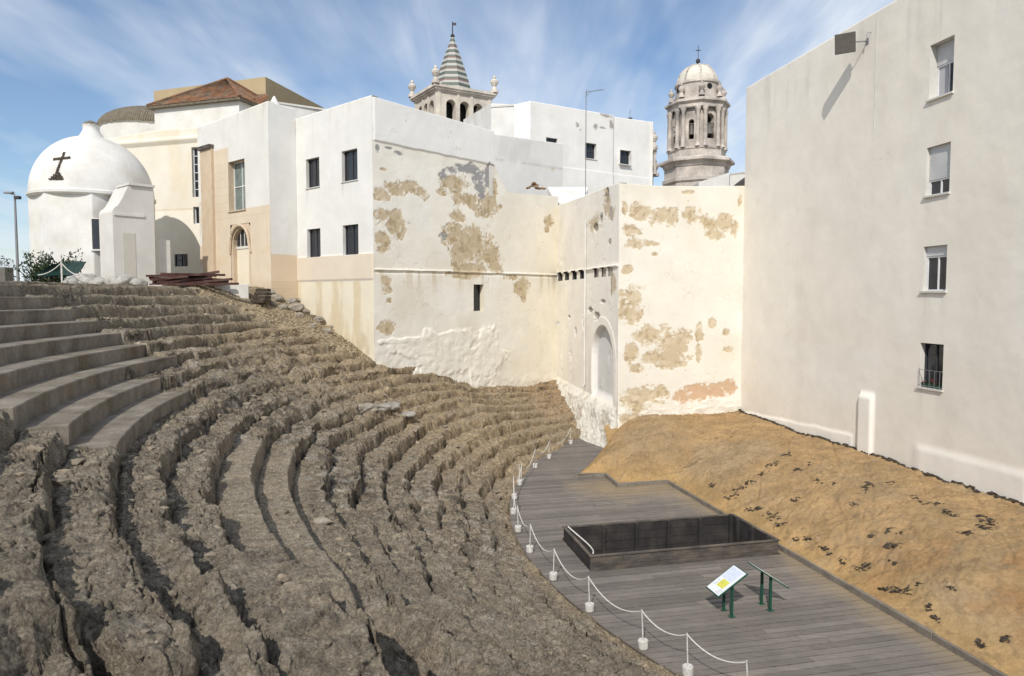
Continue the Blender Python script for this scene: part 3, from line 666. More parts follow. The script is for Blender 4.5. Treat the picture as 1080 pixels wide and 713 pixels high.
# ---- old plastered building closing the far side of the deck
TAN = (.50, .40, .255); GREY = (.27, .265, .27); ORG = (.54, .36, .22); CREAM = (.735, .70, .62); DIRTY = (.62, .55, .42)
def build_courtyard():
    t = thing('plastered_building', 'old cream plastered building corner with peeling patches and a blocked arch', 'building', (pA[0], pA[1] + 2, -7))
    # front face A-B
    W = Wall(pA, pB)
    px = lambda L, r=None: [(640 + a / 2.744, 190 + b / 2.744, c / 2.744, d / 2.744) for a, b, c, d in L]
    tan = px([(52, 85, 10, 20), (100, 95, 34, 26), (150, 102, 30, 24), (190, 108, 24, 24), (240, 105, 26, 32), (75, 150, 28, 22), (80, 180, 30, 16), (120, 185, 26, 8), (300, 125, 28, 22), (310, 158, 26, 16), (345, 122, 26, 24), (370, 140, 14, 24), (140, 215, 10, 6), (60, 262, 14, 14),
              (75, 335, 32, 34), (70, 385, 34, 40), (120, 450, 45, 35), (190, 475, 56, 46), (175, 520, 70, 34), (70, 500, 22, 34), (85, 545, 22, 14), (305, 415, 12, 14), (345, 440, 9, 10), (350, 490, 16, 10), (268, 440, 12, 30), (265, 490, 10, 26), (265, 520, 8, 12),
              (80, 650, 42, 20), (110, 625, 60, 24), (160, 615, 26, 20), (60, 690, 30, 14), (385, 60, 8, 18), (240, 35, 22, 6)])
    org = px([(215, 625, 26, 22), (260, 615, 45, 25), (310, 608, 45, 24), (355, 600, 24, 20)])
    def masks(S, Z): return W.field(S, Z, tan, 91, .75, 2.2), W.field(S, Z, org, 92, .5, 2.2)
    zfoot = W.px(715, 425)[1]
    def relief(S, Z):
        a, b = masks(S, Z)
        rough = sst(0, .8, zfoot + .5 - Z)
        return -.018 * np.maximum(a, b) + .010 * fbm(S * 6, Z * 6, 0, 3, 93) * (a + b) + rough * (.05 * ridged(S * 1.5, Z * 2, 0, 3, 94) + .03) - .006 * cracks(S, Z, 95)
    def colour(S, Z, c):
        a, b = masks(S, Z)
        lay(c, CREAM, np.ones_like(S)); lay(c, (.69, .645, .545), sst(-.1, .5, fbm(S * .8, Z * .35, 0, 4, 96)) * .7)
        lay(c, (.75, .72, .66), sst(.0, .4, fbm(S * .5 + 9, Z * .9, 0, 4, 97)) * .6)
        lay(c, TAN, a * .85); lay(c, (.60, .51, .37), a * sst(-.05, .3, fbm(S * 3, Z * 3, 0, 4, 98)) * .8); lay(c, (.38, .29, .18), a * sst(.15, .4, fbm(S * 5, Z * 5, 0, 4, 99)) * .7); lay(c, ORG, b * .9)
        lay(c, (.45, .38, .28), cracks(S, Z, 95) * .4)
    W.make('wall', t, -7.6, [(652, 193), (690, 196), (740, 196.5), (783, 196)], .028, (), relief, colour)
    # side face D-A with the blocked arch and the corbel slots
    W2 = Wall(pD, pA)
    arc = W2.rect(624, 343, 647, 470); zc_ = arc[3]; ac = (arc[0] + arc[1]) / 2; ar = (arc[1] - arc[0]) / 2
    slots = [W2.rect(x - 2.3, 287 - (x - 588) * .11, x + 2.3, 297 - (x - 588) * .09) for x in (591, 598, 606, 614, 629, 637, 644)]
    zl0 = W2.px(587, 289)[1]; zl1 = W2.px(646, 281)[1]
    zb0 = W2.px(590, 398)[1]; zb1 = W2.px(640, 425)[1]; zbot = -7.0
    dk = [(588, 341, 2, 2), (600, 334, 1.5, 1.5), (616, 340, 1.5, 9), (607, 350, 1, 5), (623, 327, 3, 3), (629, 333, 3, 5), (636, 318, 3, 2), (634, 230, 2, 6), (628, 240, 3, 4), (640, 206, 2, 9), (643, 255, 2, 3)]
    tn = [(640, 215, 4, 16), (646, 300, 3, 14), (644, 225, 4, 8), (627, 236, 7, 9)]
    def side(S, Z):
        # arch
        ins = np.where(Z < zc_ - ar, np.abs(S - ac) / ar, np.sqrt((S - ac) ** 2 + (Z - zc_ + ar) ** 2) / ar)
        arch = (1 - sst(.93, 1.0, ins)) * sst(zb1 - .2, zb1 + .4, Z)
        mould = sst(.97, 1.0, ins) * (1 - sst(1.22, 1.26, ins)) * sst(zb1, zb1 + .4, Z)
        sl = np.zeros_like(S)
        for h in slots:
            k = (Z - h[2]) / (h[3] - h[2]); half = (h[1] - h[0]) / 2 * np.clip(.25 + .9 * k, 0, 1)
            sl = np.maximum(sl, (1 - sst(.85, 1.05, np.abs(S - (h[0] + h[1]) / 2) / np.maximum(half, .02))) * (k > 0) * (k < 1))
        return arch, mould, sl
    def relief2(S, Z):
        arch, mould, sl = side(S, Z)
        zb = np.interp(S, [0, W2.L], [zb0, zb1]); k = np.clip((zb - Z) / (zb - zbot), 0, 1.2)
        bat = (.10 * sst(0, .2, k) + .85 * k) * (1 - .5 * sst(W2.L * .75, W2.L, S)) * sst(0, .3, W2.L - S)
        rub = sst(0, .25, k + .15 * fbm(S, Z, 0, 3, 100)) * (.10 * fbm(S * .9, Z * 1.3, 0, 3, 101) + .10 * fbm(S * 3, Z * 3.6, 0, 5, 102, .62)) * sst(0, .25, W2.L - S)
        zl = np.interp(S, [0, W2.L], [zl0, zl1])
        led = .09 * sst(-.05, -.03, Z - zl) * (1 - sst(.05, .08, Z - zl)) * sst(0, .1, W2.L - S)
        tnm = W2.field(S, Z, tn, 105, .6); dkm = W2.field(S, Z, dk, 106, .3, 3)
        return bat + rub - .30 * arch + .025 * mould + led - .02 * tnm - .08 * dkm + .03 * (Z < zl) * 0
    def colour2(S, Z, c):
        lay(c, (.83, .785, .71), np.ones_like(S)); lay(c, (.75, .71, .65), sst(-.1, .5, fbm(S * .6, Z * .4, 0, 4, 107)) * .7)
        lay(c, (.76, .73, .66), 1 - sst(0, 2.0, S))
        arch, mould, sl = side(S, Z); lay(c, (.60, .60, .605), arch * .8)
        tnm = W2.field(S, Z, tn, 105, .6); lay(c, TAN, tnm * .8)
        zb = np.interp(S, [0, W2.L], [zb0, zb1]); lay(c, (.66, .63, .56), sst(-.1, .2, zb - Z)); lay(c, (.42, .36, .28), sst(0, .2, zb - Z) * sst(.25, .5, fbm(S * 1.6, Z * 1.6, 0, 4, 108)) * .7)
        dkm = W2.field(S, Z, dk, 106, .3, 3); lay(c, (.26, .23, .2), dkm * .8); lay(c, (.4, .35, .29), cracks(S, Z, 109) * .5)
    slots = [(h[0], h[1], h[2] + .03, h[3] - .02) for h in slots]
    W2.make('side_wall', t, -7.6, [(585.5, 218), (610, 209), (640, 197), (652, 193)], .035, slots, relief2, colour2)
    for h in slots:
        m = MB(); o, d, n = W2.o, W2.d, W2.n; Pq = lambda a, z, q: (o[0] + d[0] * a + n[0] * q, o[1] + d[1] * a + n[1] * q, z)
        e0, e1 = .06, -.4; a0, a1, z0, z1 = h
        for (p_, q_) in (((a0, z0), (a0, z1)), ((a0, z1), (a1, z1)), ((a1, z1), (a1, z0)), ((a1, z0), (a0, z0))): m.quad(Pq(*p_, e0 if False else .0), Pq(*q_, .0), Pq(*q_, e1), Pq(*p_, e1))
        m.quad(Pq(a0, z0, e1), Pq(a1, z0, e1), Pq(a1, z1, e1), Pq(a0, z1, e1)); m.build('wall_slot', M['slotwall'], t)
    # drainpipe
    a, z1 = W2.px(619, 236); _, z0 = W2.px(619, 408)
    P = lambda q, z: (W2.o[0] + W2.d[0] * a + W2.n[0] * q, W2.o[1] + W2.d[1] * a + W2.n[1] * q, z)
    m = MB(); m.tube([P(-.05, z1 + .15), P(.08, z1), P(.09, z0 + .1), P(.5, z0 - .2)], .05, 8); m.build('drainpipe', M['whitewash'], t)
    m = MB(); m.prism([pA - W.n * .4 + W2.d * -.5, pB - W.n * .4, pB - W.n * 9, pD + np.array([6, 2.5]), pD - W2.n * .4], -1, [4.6, 4.6, 4.6, 4.9, 4.9]); m.build('roof', M['roofflat'], t)
build_courtyard()

# ---- four-window building with the big peeling side wall
def build_four():
    t = thing('corner_building', 'white building with four dark windows and a tall peeling cream side wall', 'building', (pC[0], pC[1] + 3, ZT))
    W = Wall(pE, pC)
    hs = [W.rect(322, 168, 336.5, 199), W.rect(359.5, 157, 376.5, 190), W.rect(325, 242, 338.5, 272), W.rect(362.5, 236, 378.5, 268)]
    x = [(hs[0][0] + hs[2][0]) / 2, (hs[0][1] + hs[2][1]) / 2, (hs[1][0] + hs[3][0]) / 2, (hs[1][1] + hs[3][1]) / 2]
    zu = ((hs[0][2] + hs[1][2]) / 2, (hs[0][3] + hs[1][3]) / 2); zd = ((hs[2][2] + hs[3][2]) / 2, (hs[2][3] + hs[3][3]) / 2)
    hs = [(x[0], x[1], *zu), (x[2], x[3], *zu), (x[0], x[1], *zd), (x[2], x[3], *zd)]
    zb1 = W.px(355, 269)[1]; zb0 = W.px(355, 296)[1]
    def colour(S, Z, c):
        lay(c, (.70, .69, .66), np.ones_like(S)); lay(c, (.68, .66, .61), sst(0, .5, fbm(S * .6, Z * .3, 0, 4, 111)) * .5); tz_ = Z.max(axis=1, keepdims=True) - Z; lay(c, (.52, .48, .41), sst(.08, .5, fbm(S * 4.5, Z * .18, 0, 4, 190)) * np.exp(-tz_ / .9) * .6)
        for h in hs:
            for (q_, w_) in ((h[0] + .04, .07), (h[1] - .05, .07)): lay(c, (.50, .46, .39), np.exp(-((S - q_) / w_) ** 2) * sst(-1.1, 0, Z - h[2]) * (Z < h[2]) * (.35 + .5 * fbm(S * 9, Z * .8, 0, 3, 191)))
        lay(c, (.65, .565, .455), sst(zb0 - .02, zb0 + .02, Z) * (1 - sst(zb1 - .02, zb1 + .02, Z)))
        j = np.minimum(np.abs(((Z - zb0) / .31) % 1 - .5) , 1); lay(c, (.6, .49, .36), (j > .475) * (Z > zb0) * (Z < zb1) * .5)
        f = 1 - sst(zb0 - .05, zb0, Z); lay(c, (.70, .64, .51), f); lay(c, (.58, .48, .32), f * sst(-.1, .4, fbm(S * 1.6, Z * .35, 0, 4, 112)) * .8)
        lay(c, (.52, .42, .28), f * sst(.1, .5, fbm(S * .9, Z * .9, 0, 4, 113)) * .6 * (1 - sst(-1.8, -.6, Z)))
    def relief(S, Z): return .05 * sst(zb0 - .01, zb0 + .02, Z) * (1 - sst(zb1 - .02, zb1 + .01, Z)) * sst(0, .1, W.L - S)
    W.make('wall', t, -3.6, [(313, 125), (389.5, 101)], .05, hs, relief, colour)
    for i, h in enumerate(hs): window(t, W, h, .2, M['whitewash'], 'dkframe', bars=(1, 0), sill=.03)
    # small vents in the stone band are left as relief; the peeling wall C-D
    W = Wall(pC, pD)
    px = lambda L: [(380 + a / 2.459, 130 + b / 2.459, c / 2.459, d / 2.459) for a, b, c, d in L]
    tan = px([(60, 185, 22, 20), (90, 172, 30, 20), (125, 165, 26, 20), (160, 180, 18, 14), (62, 240, 22, 20), (85, 265, 38, 34), (60, 300, 20, 26), (55, 325, 12, 14), (105, 290, 14, 14),
              (240, 160, 36, 26), (215, 180, 16, 12), (270, 195, 34, 18), (330, 205, 24, 28), (345, 165, 12, 30), (290, 215, 16, 10), (320, 235, 18, 16),
              (255, 245, 26, 16), (245, 285, 36, 36), (275, 320, 40, 46), (310, 320, 36, 46), (340, 345, 26, 40), (350, 375, 22, 14), (250, 365, 14, 26), (290, 375, 50, 16), (270, 395, 46, 10), (230, 390, 12, 6),
              (420, 425, 18, 26), (425, 450, 8, 14), (395, 400, 20, 8), (490, 255, 12, 18), (485, 275, 8, 10), (70, 410, 12, 14), (72, 435, 16, 10), (75, 460, 8, 10), (70, 530, 26, 18), (60, 120, 8, 5), (365, 215, 6, 6)])
    gry = px([(215, 135, 12, 16), (235, 122, 18, 11), (262, 116, 16, 10), (290, 118, 18, 18), (305, 140, 18, 18), (312, 165, 14, 24), (315, 185, 10, 14), (332, 140, 12, 28), (335, 112, 8, 10), (45, 65, 5, 10), (75, 65, 10, 4), (100, 78, 12, 6), (215, 292, 10, 12)])
    sm = px([(170, 560, 110, 10), (230, 570, 120, 40), (270, 610, 110, 50), (320, 610, 50, 70), (200, 640, 60, 20)])
    hole = W.rect(499.5, 300, 510, 328)
    y_up = lambda S: np.interp(S, [W.px(393, 148)[0], W.px(520, 174)[0]], [W.px(393, 148)[1], W.px(520, 174)[1]])
    sU = W.px(520.5, 160)[0]; zl = [W.px(398, 284), W.px(480, 286.5), W.px(584, 290)]
    base = [W.px(396, 376), W.px(440, 380), W.px(470, 396), W.px(580, 404)]
    def masks(S, Z): return W.field(S, Z, tan, 121, .75, 1.5), W.field(S, Z, gry, 122, .5, 1.8), W.field(S, Z, sm, 123, .6, 1.2, True)
    def relief(S, Z):
        a, b, m_ = masks(S, Z)
        up = sst(-.03, .03, Z - y_up(S) + .03 * fbm(S * 2, Z, 0, 3, 124)) * (S < sU)
        led = np.interp(S, [q[0] for q in zl], [q[1] for q in zl]); dl = Z - led + .02 * fbm(S * 1.5, S * 0, 0, 3, 125)
        lg = .05 * np.exp(-(dl / .045) ** 2) - .035 * np.exp(-((dl + .11) / .05) ** 2)
        pl = m_ * (.05 + .026 * fbm(S * 2.2, Z * 2.5, 0, 5, 126) + .008 * fbm(S * 5, Z * 5, 0, 3, 127))
        foot = sst(0, .5, np.interp(S, [q[0] for q in base], [q[1] for q in base]) + .6 - Z)
        e = sst(0, .15, S)
        return (-.016 * np.maximum(a, b) + .009 * fbm(S * 5, Z * 5, 0, 3, 128) * (a + b) + .05 * up + lg + pl + foot * .03 * (fbm(S * 2.5, Z * 2.5, 0, 3, 129) + .4) - .006 * cracks(S, Z, 130)) * e
    def colour(S, Z, c):
        a, b, m_ = masks(S, Z)
        lay(c, (.81, .775, .69), np.ones_like(S)); lay(c, (.75, .70, .60), sst(-.15, .4, fbm(S * .5, Z * .5, 0, 5, 131)) * .8)
        lay(c, (.83, .81, .75), sst(.05, .5, fbm(S * .4 + 5, Z * .8, 0, 4, 132)) * .7)
        lay(c, (.79, .73, .61), sst(W.px(515, 200)[0], W.px(575, 200)[0], S) * .7)
        lay(c, (.80, .79, .76), sst(-.03, .03, Z - y_up(S) + .03 * fbm(S * 2, Z, 0, 3, 124)) * (S < sU))
        st = fbm(S * 4, Z * .2, 0, 4, 133); led = np.interp(S, [q[0] for q in zl], [q[1] for q in zl]); lay(c, (.56, .47, .33), sst(.1, .5, st) * .6 * sst(-1.6, 0, Z - led) * (Z < led))
        lay(c, TAN, a * .9); lay(c, (.60, .50, .36), a * sst(.0, .3, fbm(S * 2.4, Z * 2.4, 0, 4, 134)) * .7); lay(c, (.36, .27, .16), a * sst(.1, .38, fbm(S * 4, Z * 4, 0, 4, 136)) * .7); lay(c, GREY, b * .9)
        lay(c, (.82, .78, .69), m_ * .8)
        lay(c, (.45, .38, .28), cracks(S, Z, 130) * .5); lay(c, (.34, .31, .26), np.exp(-((Z - led + .05) / .025) ** 2) * sst(-.2, .3, fbm(S * 1.2, S * 0, 0, 3, 135)) * .6)
    W.make('side_wall', t, -6.4, [(389.5, 101), (455, 120), (520.3, 138.5), (520.8, 172), (527, 188), (536, 203), (585.5, 207)], .032, [hole], relief, colour, zc=W.px(560, 220)[1])
    window(t, W, hole, .3, M['cream'], 'dkframe', bars=(0, 0), sill=0, label='small dark slot window in the peeling wall')
    Wd = W
    z5 = Wd.px(450, 130)[1] - 1.0
    m = MB(); q = Wd.o + Wd.d * (sU - .05)
    pEb = pE + uR * 9
    m.prism([pE - Wd.n * 0 + uR * .3 + uL * -.3, pC + uL * .35 + uR * .35, q + uL * .35, q + uL * 4.0, pEb + uL * 0], ZT - 1, 8.2); m.build('roof', M['roofflat'], t)
    # upper storey end wall at the step in the parapet
    m = MB(); zt = Wd.px(520.3, 138.5)[1]; q2 = q + uL * 4.5
    m.prism([q + np.array([0, 0]) - Wd.d * .3, q - Wd.d * .02, q2 - Wd.d * .02, q2 - Wd.d * .3], 5.5, zt - .02); m.build('end_wall', M['greyplaster'], t)
    # lower terrace roof behind the wall
    m = MB(); zr = Wd.px(560, 207)[1] - .25; m.quad((*(q + uL * .3), zr), (*(pD + uL * .3), zr), (*(pD + uL * 5), zr), (*(q + uL * 5), zr)); m.build('terrace', M['roofflat'], t)
    m = MB(); a = Wd.px(584, 208); 
    return t
build_four()

# ---- portal block (sandstone front with arched door)
def build_portal():
    t = thing('portal_building', 'white and sandstone building with an arched doorway beside the chapel', 'building', (*(pFf + uL * 2 + uR * 2), ZT))
    W = Wall(pG, pFf)
    h1 = W.rect(241, 169, 258.5, 222); dr = W.rect(243.5, 236, 264.5, 300); dr = (dr[0], dr[1], ZT - .5, dr[3])
    sL = W.px(241, 190)[0]; zA = W.px(234, 157)[1]; zBt = W.px(262, 219)[1]; zBR = W.px(280, 217)[1]
    def colour(S, Z, c):
        lay(c, (.68, .665, .63), np.ones_like(S)); lay(c, (.64, .615, .56), sst(0, .5, fbm(S * .6, Z * .25, 0, 4, 141)) * .4); tz_ = Z.max(axis=1, keepdims=True) - Z; lay(c, (.52, .48, .41), sst(.08, .5, fbm(S * 4.5, Z * .18, 0, 4, 190)) * np.exp(-tz_ / .9) * .6)
        sand = np.maximum((S < sL) * (Z < zA), (Z < zBt)).astype(np.float32)
        lay(c, (.63, .535, .415), sand); row = np.floor((Z - ZT) / .42); jx = (S + .45 * (row % 2)) / .9
        j = np.maximum(np.abs((Z - ZT) / .42 % 1 - .5) > .475, np.abs(jx % 1 - .5) > .487); lay(c, (.55, .44, .32), sand * j * .55)
        blk = vn(np.floor(jx) * 3.1, row * 5.3, 0, 7); lay(c, (.62, .49, .34), sand * np.clip(blk, 0, 1) * .6)
        lay(c, (.50, .40, .29), sand * (1 - sst(ZT, ZT + .7, Z)) * .5)
    ad = (dr[0], dr[1], dr[2], dr[3])
    W.make('wall', t, -.6, [(213, 133), (283.5, 106)], .06, [h1, ad], None, colour)
    w = window(t, W, h1, .35, M['sandstone'], 'whframe', pane='paleglass', bars=(1, 1), sill=.05, label='large square window over the arched door')
    # arched door: surround panel fills the square hole
    o, d, n = W.o, W.d, W.n; zsp = dr[3] - (dr[1] - dr[0]) / 2 + .0
    m = MB(); m.arch_panel(o - n * .02, d, n, dr[0], dr[1], dr[2], dr[3], dr[0] + .22, dr[1] - .22, ZT - .45, zsp - .02, .3); m.build('door_surround', M['sandstone'], t)
    m = MB(); c = (dr[0] + dr[1]) / 2; rr = (dr[1] - dr[0]) / 2 - .08
    P = lambda a, z, q: (o[0] + d[0] * a + n[0] * q, o[1] + d[1] * a + n[1] * q, z)
    m.tube([P(c - rr - .12, zsp - .5, .03)] + [P(c - rr * math.cos(math.pi * i / 14), zsp + rr * math.sin(math.pi * i / 14), .06) for i in range(15)] + [P(c + rr + .12, zsp - .5, .03)], .07, 6); m.build('arch_moulding', M['sandstone'], t)
    dd = thing('door', None, None); dd.parent = t
    bpy.data.objects.remove(dd)
    m = MB(); m.obox(o, d, n, dr[0] + .02, dr[1] - .02, ZT - .4, zsp - .25, -.30, -.24); door = m.build('door', M['cream'], t)
    m = MB(); m.obox(o, d, n, dr[0] + .02, dr[1] - .02, zsp - .25, zsp - .12, -.31, -.20); m.build('transom', M['greyplaster'], door)
    m = MB(); m.obox(o, d, n, dr[0] + .02, dr[1] - .02, zsp - .12, dr[3], -.30, -.26); g = m.build('fanlight', M['glass'], door)
    m = MB()
    for a in (.3, .5, .7):
        q = dr[0] + (dr[1] - dr[0]) * a; m.obox(o, d, n, q - .025, q + .025, zsp - .12, dr[3] - .02, -.26, -.235)
    m.build('glazing_bar', M['greyplaster'], door)
    # pier with a cap at the left end
    m = MB(); s0 = W.px(215.5, 230)[0]; s1 = W.px(227.5, 230)[0]; zt = W.px(220, 158)[1]
    m.obox(o, d, n, s0, s1 - .05, -.5, zt, -.3, .16); m.build('pier', M['sandstone'], t)
    m = MB(); m.obox(o, d, n, s0 - .08, s1 - .02, zt, zt + .2, -.3, .28); m.build('pier_cap', M['timber'], t)
    # return wall F-E
    W2 = Wall(pFf, pE); zt_ = W.px(283.5, 106)[1]; zb1 = W2.px(300, 269)[1]; zb0 = W2.px(300, 297)[1]
    def col2(S, Z, c):
        lay(c, (.72, .71, .68), np.ones_like(S)); lay(c, (.66, .64, .60), sst(0, .5, fbm(S * .8, Z * .3, 0, 4, 143)) * .5); lay(c, (.66, .54, .40), (Z < zb1) * 1.0); lay(c, (.60, .48, .33), (Z < zb0) * .7)
        j = np.abs((Z - zb0) / .36 % 1 - .5); lay(c, (.55, .44, .32), (j > .475) * (Z < zb1) * .5)
    W2.make('return_wall', t, -1.6, None, .05, (), None, col2, tops_sz=[(0, zt_), (W2.L, zt_ - .12)])
    m = MB(); b = 5.0; m.prism([pFf + uL * .3 + uR * .3, pE + uL * .3 , pE + uR * b, pG + uR * b, pG + uR * .4], -.5, zt_ - .6); m.build('roof', M['roofflat'], t)
    Wl = W
    m = MB(); z3 = W.px(213, 133)[1]; m.prism([pG, pG + uR * 4, pG + uR * 4 + uL * -.3, pG + uL * -.3], -.5, z3 - .02); m.build('rear_wall', M['whitewash'], t)
    # small white finial on the parapet corner
    f = thing('roof_vent', 'small white conical vent on the portal building parapet', 'vent', (*(pFf + uL * .35 + uR * .5), zt_ - .6))
    m = MB(); cc = wloc(f); m.lathe(cc, [(.22, 0), (.22, .55), (.28, .6), (.05, 1.05), (0, 1.08)], 10); m.build('cowl', M['whitewash'], f)
build_portal()

# ---- church behind
def build_church():
    Yw = 42.6; P1 = at(213, 200, Yw)[:2]; dirl = np.array([-3.2, 1.0]); P0 = P1 + dirl * 2.75; P1b = P1 - dirl * .35
    t = thing('church', 'cream church with a red tiled hip roof rising behind the white chapel', 'church', (P1[0] - 3, P1[1] + 3, ZT))
    W = Wall(P0, P1b)
    hs = [W.rect(202.5, 155, 212, 208), W.rect(204, 218, 213, 236), W.rect(184, 268, 198, 281)]
    zco = W.px(170, 149)[1]
    def colour(S, Z, c):
        lay(c, (.70, .65, .545), np.ones_like(S)); lay(c, (.74, .705, .63), sst(-.1, .4, fbm(S * .5, Z * .3, 0, 4, 151)) * .7)
        lay(c, (.66, .56, .40), sst(.05, .5, fbm(S * 1.1, Z * .4, 0, 4, 152)) * .4)
        zr = W.px(170, 222)[1]; lay(c, (.55, .45, .32), np.exp(-((Z - zr) / .05) ** 2) * .7); lay(c, (.84, .80, .70), (Z < zr) * .35)
    def relief(S, Z): return .16 * sst(zco - .12, zco - .06, Z) * (1 - sst(zco + .1, zco + .2, Z)) + .08 * sst(zco - .2, zco - .18, Z) * (1 - sst(zco - .1, zco - .06, Z))
    W.make('wall', t, -.5, [(121, 145), (160, 138), (213, 134)], .06, hs, relief, colour, zc=zco + .3)
    window(t, W, hs[0], .2, M['greyplaster'], 'whframe', bars=(1, 5), sill=0, fw=.045, label='tall narrow window of many small panes')
    window(t, W, hs[1], .2, M['greyplaster'], 'whframe', bars=(1, 0), sill=0)
    window(t, W, hs[2], .1, M['greyplaster'], 'dkframe', bars=(1, 1), sill=0, label='low dark grated opening')
    z0 = W.px(165, 137)[1]
    m = MB(); q = -W.n; m.prism([P0 + q * .4, P1b + q * .4, P1b + q * 9, P0 + q * 9], -.5, z0 - .5); m.build('rear_wall', M['cream'], t)
    # upper storey box
    Yb = 45.0; a = at(163, 125, Yb)[:2]; dl = np.array([3.1, -1.0]); zb = at(163, 136, Yb)[2] - 1.5
    k = 0
    b = a.copy(); 
    for i in range(400):
        b = a + dl * (.01 * i)
        if CX + F * b[0] / b[1] > 257: break
    zt = at(163, 113.5, Yb)[2]
    nn = np.array([1.0, 3.1]); nn /= np.linalg.norm(nn)
    dp = 5.0
    m = MB(); m.prism([a, b, b + nn * dp, a + nn * dp], zb, zt); m.build('upper_storey', M['whitewash'], t)
    ov = .3; dn = dl / np.linalg.norm(dl)
    e = [a - dn * ov - nn * ov, b + dn * ov - nn * ov, b + dn * ov + nn * (dp + ov), a - dn * ov + nn * (dp + ov)]
    apex = at(240, 84, (b + nn * dp / 2)[1] + .3)
    # hip roof as courses of barrel tiles (true relief on each slope)
    m = MB()
    def slope(p0, p1, ap, nrow=26):
        p0 = np.array([*p0, zt]); p1 = np.array([*p1, zt]); L = np.linalg.norm(p1 - p0); cols = max(int(L / .16), 4)
        vs = []; nr = 12
        nrm = np.cross(p1 - p0, ap - p0); nrm /= np.linalg.norm(nrm)
        if nrm[2] < 0: nrm = -nrm
        for i in range(nr + 1):
            q0 = p0 + (ap - p0) * i / nr; q1 = p1 + (ap - p1) * i / nr
            for j in range(cols * 2 + 1):
                f = j / (cols * 2); vs.append(q0 + (q1 - q0) * f + nrm * (.045 * (j % 2) + .02 * random.random()))
        w_ = cols * 2 + 1
        m.add(vs, [(i * w_ + j, i * w_ + j + 1, (i + 1) * w_ + j + 1, (i + 1) * w_ + j) for i in range(nr) for j in range(cols * 2)])
    for i in range(4): slope(e[i], e[(i + 1) % 4], apex)
    rf = m.build('roof', M['redtile'], t)
    m = MB(); m.prism(e, zt - .12, zt - .002); m.build('eaves', M['greytile'], t)
    m = MB()
    for i in range(4): m.tube([np.array([*e[i], zt + .06]), apex + np.array([0, 0, .06])], .1, 6)
    m.build('ridge_tiles', M['redtile'], rf)
    # lean-to tile strip to the right
    m = MB(); p = [at(254, 106, 44.5), at(283, 100.5, 44), at(283, 104, 44), at(262, 113, 44.2)]
    q = [at(250, 100, 48), at(281, 99, 47)]
    m.add([p[0], p[1], q[1], q[0]], [(0, 1, 2, 3)]); m.add([p[0], p[1], p[1] + np.array([0, 0, -.5]), p[0] + np.array([0, 0, -.5])], [(0, 1, 2, 3)]); m.build('side_roof', M['redtile'], t)
    m = MB(); m.prism([p[0][:2], p[1][:2], q[1][:2], q[0][:2]], 8, p[0][2] - .5); m.build('side_wall', M['whitewash'], t)
    # tiled vault on the left
    c = at(165, 141, 54.0); rx = 54 / F * 54; m = MB()
    prof = [(rx * math.cos(x), 1.75 * math.sin(x)) for x in np.linspace(0, math.pi / 2, 14)]
    m.lathe(c, prof, 72); 
    v = np.array(m.v); ang = np.arctan2(v[:, 1] - c[1], v[:, 0] - c[0]); idx = np.arange(len(v)) % 2
    m.v = [tuple(p_ + np.array([0, 0, .05 * (i % 2)])) for i, p_ in zip(range(len(v)), v)]
    m.build('tiled_vault', M['greytile'], t)
    m = MB(); m.lathe(c, [(rx * .97, -3), (rx * .97, 0.0), (rx, .02)], 40); m.build('vault_drum', M['whitewash'], t)
build_church()
def build_tan():
    c = at(280, 81, 52); l = at(162, 92.5, 55.5); r = c[:2] + np.array([.24, 1.0]) * 8.4
    zt = c[2]; t = thing('tan_building', 'plain tan flat roofed block behind the red tiled roof', 'building', (c[0] - 2, c[1] + 4, ZT))
    m = MB(); q = l[:2] + np.array([.24, 1.0]) * 8.4
    m.prism([l[:2], c[:2], r, q], ZT - 1, zt); m.build('wall', M['tanwall'], t)
    m = MB(); m.prism([l[:2] + np.array([.1, .3]), c[:2] + np.array([-.2, .3]), r + np.array([-.2, -.3]), q + np.array([.2, -.3])], zt - .1, zt + .02); m.build('roof', M['roofflat'], t)
    # white wing whose gable shows between the roofs
    p0 = at(313, 111, 47); p1 = at(345, 118, 49)
    w = thing('white_wing', 'small white rooftop wing between the tan block and the four window building', 'building', (p0[0], p0[1] + 2, ZT))
    m = MB(); m.prism([p0[:2] + np.array([-1.2, .2]), p1[:2], p1[:2] + np.array([0, 3]), p0[:2] + np.array([-1.2, 3])], ZT - 1, at(325, 113, 48)[2]); m.build('wall', M['whitewash'], w)
    m = MB(); z = at(325, 113, 48)[2]; m.prism([p0[:2] + np.array([-1.3, .1]), p1[:2] + np.array([.1, -.1]), p1[:2] + np.array([.1, 3]), p0[:2] + np.array([-1.3, 3])], z, z + .12); m.build('coping', M['whitewash'], w)
build_tan()

